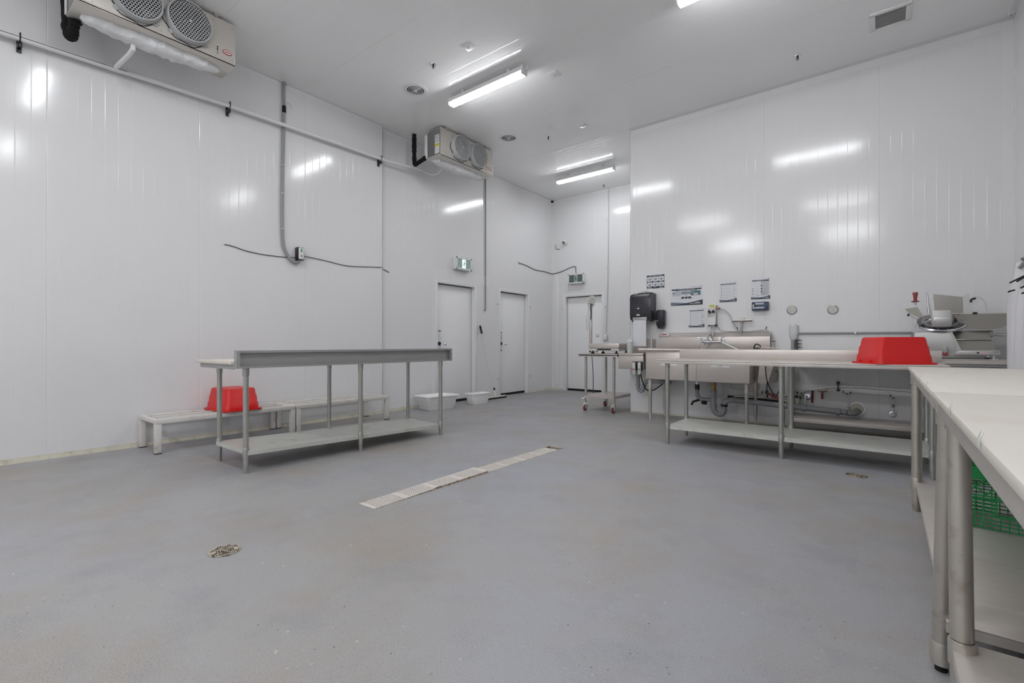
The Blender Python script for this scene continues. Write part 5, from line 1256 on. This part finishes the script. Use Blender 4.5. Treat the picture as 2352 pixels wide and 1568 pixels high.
# ------------------------------------------------------------------ small wall fittings
t = thing('flexible_conduit', (-5.99, 2.95, 3.2), 'grey corrugated conduit dropping from the ceiling and hooking into the control box', 'conduit')
mb = MB(); mb.tube([(-5.998, 2.945, ZC), (-5.998, 2.945, 3.9), (-5.998, 2.93, 3.2), (-5.998, 2.925, 2.6), (-5.998, 2.94, 2.32), (-5.995, 2.985, 2.20), (-5.985, 3.05, 2.115), (-5.98, 3.11, 2.10), (-5.975, 3.142, 2.135)], .0195, 14, smooth_n=4); mb.build('tube', 'conduit', t)
mb = MB(); mb.cone((-5.985, 2.944, 3.98), (-5.985, 2.944, 4.06), .0235, seg=14); mb.build('tape', 'rubber', t)
mb = MB(); mb.cone((-5.985, 2.945, ZC - .03), (-5.985, 2.945, ZC), .028, seg=14); mb.tube([(-5.98, 2.95, 4.06), (-5.97, 2.985, 4.11), (-5.965, 3.02, 4.09), (-5.965, 3.03, 4.06)], .003, 6, smooth_n=3); mb.build('end_fitting', 'greysteel', t)
mb = MB()
for z in (3.3, 2.95, 2.5): mb.cone((-5.987, 2.93, z), (-5.987, 2.93, z + .006), .022, seg=12)
mb.build('zip_tie', 'white', t)
t = thing('control_box', (-5.98, 3.14, 2.22), 'small black control box with green buttons on the long wall', 'control box')
mb = MB(); mb.box(-6.02, -5.935, 3.10, 3.185, 2.135, 2.30, .006); mb.build('case', 'black', t)
mb = MB(); mb.box(-5.937, -5.932, 3.108, 3.178, 2.145, 2.293, .001); mb.build('face', 'sticker', t)
for z, m in ((2.272, 'green'), (2.248, 'green'), (2.222, 'white'), (2.19, 'inkgrey')):
    mb = MB(); mb.cone((-5.933, 3.144, z), (-5.927, 3.144, z), .0105, seg=12); mb.build('button', m, t)
mb = MB(); mb.box(-6.005, -5.95, 3.12, 3.16, 2.125, 2.14, .002); mb.build('gland', 'greysteel', t)
pipe_thing('slack_cable', [(-6.012, 2.265, 2.202), (-6.012, 2.36, 2.195), (-6.012, 2.5, 2.165), (-6.012, 2.7, 2.15), (-6.012, 2.95, 2.155), (-6.0, 3.10, 2.17)], .0045, 'thinwire', 'thin dark cable slack on the wall on the near side of the control box', 'cable', 4, 'slack wall cables')
pipe_thing('slack_cable', [(-6.0, 3.185, 2.205), (-6.012, 3.5, 2.19), (-6.012, 3.85, 2.16), (-6.012, 4.15, 2.185), (-6.012, 4.455, 2.215)], .0045, 'thinwire', 'thin dark cable slack on the wall on the far side of the control box', 'cable', 4, 'slack wall cables')
pipe_thing('slack_cable', [(-6.07, 4.50, 2.205), (-6.07, 4.63, 2.165)], .005, 'thinwire', 'short stub of dark cable where the long wall steps back', 'cable', 0, 'slack wall cables')

def exit_sign(side, a, z, label, lit, w_=.40, h_=.22):
    if side == 'L': P = lambda u, d, v: (XF + d, a + u, z + v)
    else: P = lambda u, d, v: (a + u, YB - d, z + v)
    t = thing('exit_sign', P(0, 0, 0), label, 'exit sign', 'running-figure exit signs')
    def bx(mb, u0, u1, d0, d1, v0, v1, bev=0):
        p = P(u0, d0, v0); q = P(u1, d1, v1); mb.box(min(p[0], q[0]), max(p[0], q[0]), min(p[1], q[1]), max(p[1], q[1]), v0 + z, v1 + z, bev)
    mb = MB(); bx(mb, -w_ / 2, w_ / 2, 0, .085, -h_ / 2, h_ / 2, .012); mb.build('case', 'white', t)
    mb = MB()
    for (u0, u1, v0, v1) in ((-w_ / 2, w_ / 2, h_ / 2 - .028, h_ / 2), (-w_ / 2, w_ / 2, -h_ / 2, -h_ / 2 + .028), (-w_ / 2, -w_ / 2 + .03, -h_ / 2, h_ / 2), (w_ / 2 - .03, w_ / 2, -h_ / 2, h_ / 2)): bx(mb, u0, u1, .083, .098, v0, v1, .004)
    mb.build('frame', 'trim', t)
    mb = MB(); bx(mb, -w_ / 2 + .03, w_ / 2 - .03, .085, .0885, -h_ / 2 + .028, h_ / 2 - .028); mb.build('panel', 'greenpanel' if lit else 'greendim', t)
    mb = MB(); bx(mb, -.045, .045, .0885, .090, -h_ / 2 + .034, h_ / 2 - .034); mb.build('doorway_symbol', 'exitwhite' if lit else 'exitpale', t)
    mb = MB(); s = -1 if lit else 1
    def limb(u0, v0, u1, v1, r): mb.tube([P(s * u0, .0915, v0), P(s * u1, .0915, v1)], r, 6)
    limb(-.012, .024, .002, -.012, .0085); limb(-.010, .022, -.030, .006, .004); limb(-.03, .006, -.04, -.006, .004); limb(-.008, .024, .018, .016, .004); limb(.018, .016, .03, -.002, .004)
    limb(.002, -.012, .024, -.03, .0055); limb(.024, -.03, .042, -.03, .0045); limb(.0, -.014, -.014, -.036, .0055); limb(-.014, -.036, -.022, -.06, .0045)
    mb.cone(P(s * -.018, .0915 - .001, .045), P(s * -.018, .0935, .045), .011, seg=12); mb.build('running_figure', 'exitman', t)
    for u in (-w_ / 2 + .01, -w_ / 6, w_ / 6, w_ / 2 - .01):
        for v in (-h_ / 2 - .002, h_ / 2 + .002):
            mb = MB(); p = Vector(P(u, .094, v)); n = Vector(P(0, 1, 0)) - Vector(P(0, 0, 0)); mb.cone(p - n * .006, p + n * .008, .007, seg=8); mb.build('screw', 'greysteel', t)
    return t
exit_sign('L', 6.215, 2.497, 'lit green running-figure exit sign above the wider door in the long wall', True)
exit_sign('B', -5.395, 2.50, 'unlit green running-figure exit sign above the door in the back wall', False)
t = thing('sign_cable', (-6.0, 8.6, 2.7), 'dark cable looping round the corner to the exit sign on the back wall', 'cable')
mb = MB(); mb.tube([(XF + .008, 7.96, 2.755), (XF + .008, 8.2, 2.74), (XF + .008, 8.55, 2.685), (XF + .008, 8.9, 2.69), (XF + .012, 9.15, 2.675), (-6.02, YB - .012, 2.675), (-5.83, YB - .008, 2.70), (-5.68, YB - .008, 2.745), (-5.52, YB - .01, 2.785), (-5.44, YB - .02, 2.77), (-5.42, YB - .045, 2.70), (-5.41, YB - .05, 2.60)], .0075, 8, smooth_n=4); mb.build('cable', 'thinwire', t)
mb = MB(); mb.box(XF, XF + .02, 7.945, 7.97, 2.74, 2.78, .003); mb.build('end_plug', 'greysteel', t)

t = thing('security_camera', (-5.73, YB, 3.34), 'small white dome security camera high on the back wall', 'camera')
mb = MB(); mb.lathe((-5.70, YB - .0005, 3.34), (0, -1, 0), [(0, .03), (.05, .03), (.055, .02), (.055, 0)], 24); mb.build('mount', 'white', t)
bm = bmesh.new(); bmesh.ops.create_uvsphere(bm, u_segments=20, v_segments=12, radius=.052)
for v in bm.verts: v.co += Vector((-5.715, YB - .065, 3.345))
mb = MB(); mb.bm(bm, 0, True); mb.build('ball', 'white', t)
d = Vector((.25, -.9, -.22)).normalized(); p = Vector((-5.715, YB - .065, 3.345)) + d * .044
mb = MB(); mb.lathe(p, d, [(.0, .010), (.012, .010), (.014, .004), (.028, .006), (.032, -.006)], 20); mb.build('lens', 'black', t)
pipe_thing('camera_cable', [(-5.965, YB - .006, 3.335), (-5.98, YB - .01, 3.29), (-5.965, YB - .01, 3.245), (-5.92, YB - .01, 3.22), (-5.87, YB - .008, 3.222)], .005, 'thinwire', 'short grey cable curling from the wall beside the security camera', 'cable', 4)

t = thing('light_switch', (-4.70, YB, 1.2), 'white wall switch at the foot of a thin conduit on the back wall', 'switch')
mb = MB(); mb.box(-4.745, -4.655, YB - .045, YB, 1.13, 1.265, .008); mb.build('box', 'galv', t)
mb = MB(); mb.box(-4.735, -4.665, YB - .05, YB - .044, 1.14, 1.255, .003); mb.build('cover', 'white', t)
mb = MB(); mb.box(-4.712, -4.688, YB - .056, YB - .05, 1.165, 1.23, .003); mb.build('rocker', 'white', t)
mb = MB(); mb.tube([(-4.70, YB - .018, 1.26), (-4.69, YB - .015, 1.5), (-4.66, YB - .014, 2.3), (-4.645, YB - .014, 3.3), (-4.645, YB - .014, ZC)], .0095, 10, smooth_n=3); mb.build('conduit', 'galv', t)
for z in (1.5, 2.65, 3.7): 
    mb = MB(); mb.box(-4.70, -4.63, YB - .010, YB, z, z + .015, .001); mb.build('strap', 'galv', t)

t = thing('metal_channel', (XF, 6.9, 3), 'tall grey metal channel running from the ceiling to its end by the door', 'channel')
mb = MB(); mb.box(XF, XF + .016, 6.856, 6.860, 1.72, ZC); mb.box(XF, XF + .003, 6.86, 6.893, 1.72, ZC); mb.build('channel', 'galv', t)
mb = MB(); mb.box(XF, XF + .02, 6.892, 6.898, 1.72, ZC); mb.build('channel_edge', 'conduit', t)
mb = MB(); mb.box(XF, XF + .024, 6.85, 6.903, 1.70, 1.722, .002); mb.build('end_cap', 'greysteel', t)

# ------------------------------------------------------------------ ceiling fittings
def lamp(xc, yc, label, kind='lens'):
    t = thing('strip_lamp', (xc, yc, ZC), label, 'lamp', 'linear strip lamps')
    L_ = .605
    mb = MB(); mb.prism([(-.063, 4.246), (-.049, 4.250), (.049, 4.250), (.063, 4.246), (.062, 4.262), (.044, 4.310), (-.044, 4.310), (-.062, 4.262)], lambda p: (xc - L_, yc + p[0], p[1]), lambda p: (xc + L_, yc + p[0], p[1])); mb.build('housing', 'white', t)
    mb = MB(); mb.prism([(-.048, 4.251), (-.046, 4.226), (-.036, 4.216), (.036, 4.216), (.046, 4.226), (.048, 4.251)], lambda p: (xc - L_ + .01, yc + p[0], p[1]), lambda p: (xc + L_ - .01, yc + p[0], p[1])); mb.build('lens', kind, t)
    for s in (-1, 1):
        mb = MB(); x = xc + s * (L_ + .004); mb.box(min(x - s * .014, x + s * .008), max(x - s * .014, x + s * .008), yc - .053, yc + .053, 4.217, 4.322, .008); mb.build('end_cap', 'white', t)
        mb = MB(); mb.box(xc + s * .38 - .02, xc + s * .38 + .02, yc - .02, yc + .02, 4.309, ZC, .002); mb.cone((xc + s * (L_ + .012), yc + .02, 4.29), (xc + s * (L_ + .05), yc + .02, 4.32), .012, seg=10); mb.build('bracket', 'white', t)
lamp(-3.955, 4.485, 'bright strip lamp over the middle of the room')
lamp(-4.50, 7.95, 'bright strip lamp at the far end, in front of the back wall', 'lensfar')
lamp(-.925, 4.47, 'strip lamp cut off by the frame at the top, nearer the square vent')
lamp(-3.75, 1.0, 'strip lamp overhead of the floor drain strainer, just out of frame', 'lensnear')
lamp(-.85, 1.0, 'strip lamp overhead of the camera position, out of frame', 'lensnear')
lamp(-3.75, -2.5, 'unseen strip lamp added behind the camera on the long wall side', 'lensfill')  # unseen rear pair added by lamp spacing, boosted as fill light
lamp(-.85, -2.5, 'unseen strip lamp added behind the camera on the table side', 'lensfill')

for (x, y, lab) in ((-4.815, 4.09, 'round ceiling air diffuser between the near strip lamp and the long wall'), (-4.76, 5.96, 'round ceiling air diffuser beside the cooler above the doors')):
    t = thing('air_diffuser', (x, y, ZC), lab, 'vent', 'round ceiling diffusers')
    mb = MB(); mb.lathe((x, y, ZC + .0005), (0, 0, -1), [(.162, 0), (.158, .005), (.125, .012), (.112, .012), (.108, .002)], 44); mb.build('flange', 'white', t)
    mb = MB(); mb.cone((x, y, ZC - .001), (x, y, ZC - .0035), .11, seg=36); mb.build('throat_shade', 'void', t)
    for k, r in enumerate((.095, .074, .053, .033)):
        g = MB(); g.lathe((x, y, ZC), (0, 0, -1), [(r - .007, .009 + .002 * k), (r, .008 + .002 * k), (r + .001, .011 + .002 * k), (r - .007, .012 + .002 * k)], 36); g.build('ring', 'white', t)
    g = MB(); g.lathe((x, y, ZC), (0, 0, -1), [(.016, .006), (.018, .02), (0, .03)], 18); g.cone((x - .098, y, ZC - .006), (x + .098, y, ZC - .006), .003, seg=6); g.build('core', 'white', t)

for (x, y, lab) in ((-4.215, 3.85, 'ceiling sprinkler between the near diffuser and the near strip lamp'), (-4.24, 6.33, 'ceiling sprinkler between the far diffuser and the far strip lamp'), (-4.615, 8.96, 'ceiling sprinkler close to the back wall, beyond the far lamp'), (-.80, 6.33, 'ceiling sprinkler alone near the sink wall')):
    t = thing('sprinkler', (x, y, ZC), lab, 'sprinkler', 'ceiling sprinklers')
    mb = MB(); mb.lathe((x, y, ZC + .0005), (0, 0, -1), [(.038, 0), (.036, .006), (.02, .010), (.0, .012)], 22); mb.build('escutcheon', 'chrome', t)
    mb = MB(); mb.cone((x, y, ZC - .008), (x, y, ZC - .020), .011, seg=10); mb.tube([(x - .009, y, ZC - .018), (x - .014, y, ZC - .028), (x, y, ZC - .038)], .003, 6); mb.tube([(x + .009, y, ZC - .018), (x + .014, y, ZC - .028), (x, y, ZC - .038)], .003, 6); mb.cone((x, y, ZC - .018), (x, y, ZC - .037), .003, seg=6); mb.build('sprinkler_body', 'black', t)
    mb = MB(); mb.cone((x, y, ZC - .038), (x, y, ZC - .041), .014, seg=14); mb.build('deflector', 'darkblade', t)
for (x, y, lab) in ((-3.65, 3.86, 'square white ceiling plate with a bolt, on the near side of the near lamp'), (-3.20, 4.90, 'square white ceiling plate with a bolt, just past the end of the near lamp'), (-3.61, 6.32, 'square white ceiling plate with a bolt, between the two lamps')):
    t = thing('bolt_plate', (x, y, ZC), lab, 'ceiling plate', 'square bolt plates')
    mb = MB(); mb.box(x - .062, x + .062, y - .062, y + .062, ZC - .006, ZC, .002); mb.build('plate', 'trim', t)
    mb = MB(); mb.cone((x, y, ZC - .006), (x, y, ZC - .03), .006, seg=8); mb.cone((x, y, ZC - .006), (x, y, ZC - .013), .012, seg=6); mb.build('bolt', 'galv', t)
t = thing('square_vent', (.03, 6.14, ZC), 'square white ceiling vent with grey grille near the corner', 'vent')
mb = MB()
for (a, b, c_, d) in ((-.13, .20, 5.97, 6.015), (-.13, .20, 6.275, 6.32), (-.13, -.085, 6.0, 6.29), (.155, .20, 6.0, 6.29)): mb.box(a, b, c_, d, ZC - .018, ZC, .004)
mb.build('frame', 'white', t)
mb = MB(); mb.box(-.09, .16, 6.01, 6.28, ZC - .005, ZC - .001); mb.build('backing', 'white', t)
for k in range(12):
    mb = MB(); y = 6.022 + k * .0225; mb.obox((.035, y, ZC - .010), (.12, 0, 0), (0, .007, .003), (0, -.001, .0015)); mb.build('slat', 'ventgrey', t)
t = thing('corner_bracket', (.97, 6.89, ZC), 'small metal corner bracket where two walls meet the ceiling', 'bracket')
mb = MB(); mb.box(.955, 1.015, 6.80, 6.865, ZC - .012, ZC - .003, .001); mb.build('plate', 'trim', t)
for yy in (6.82, 6.845):
    mb = MB(); mb.cone((.985, yy, ZC - .011), (.985, yy, ZC - .018), .006, seg=8); mb.build('screw', 'greysteel', t)
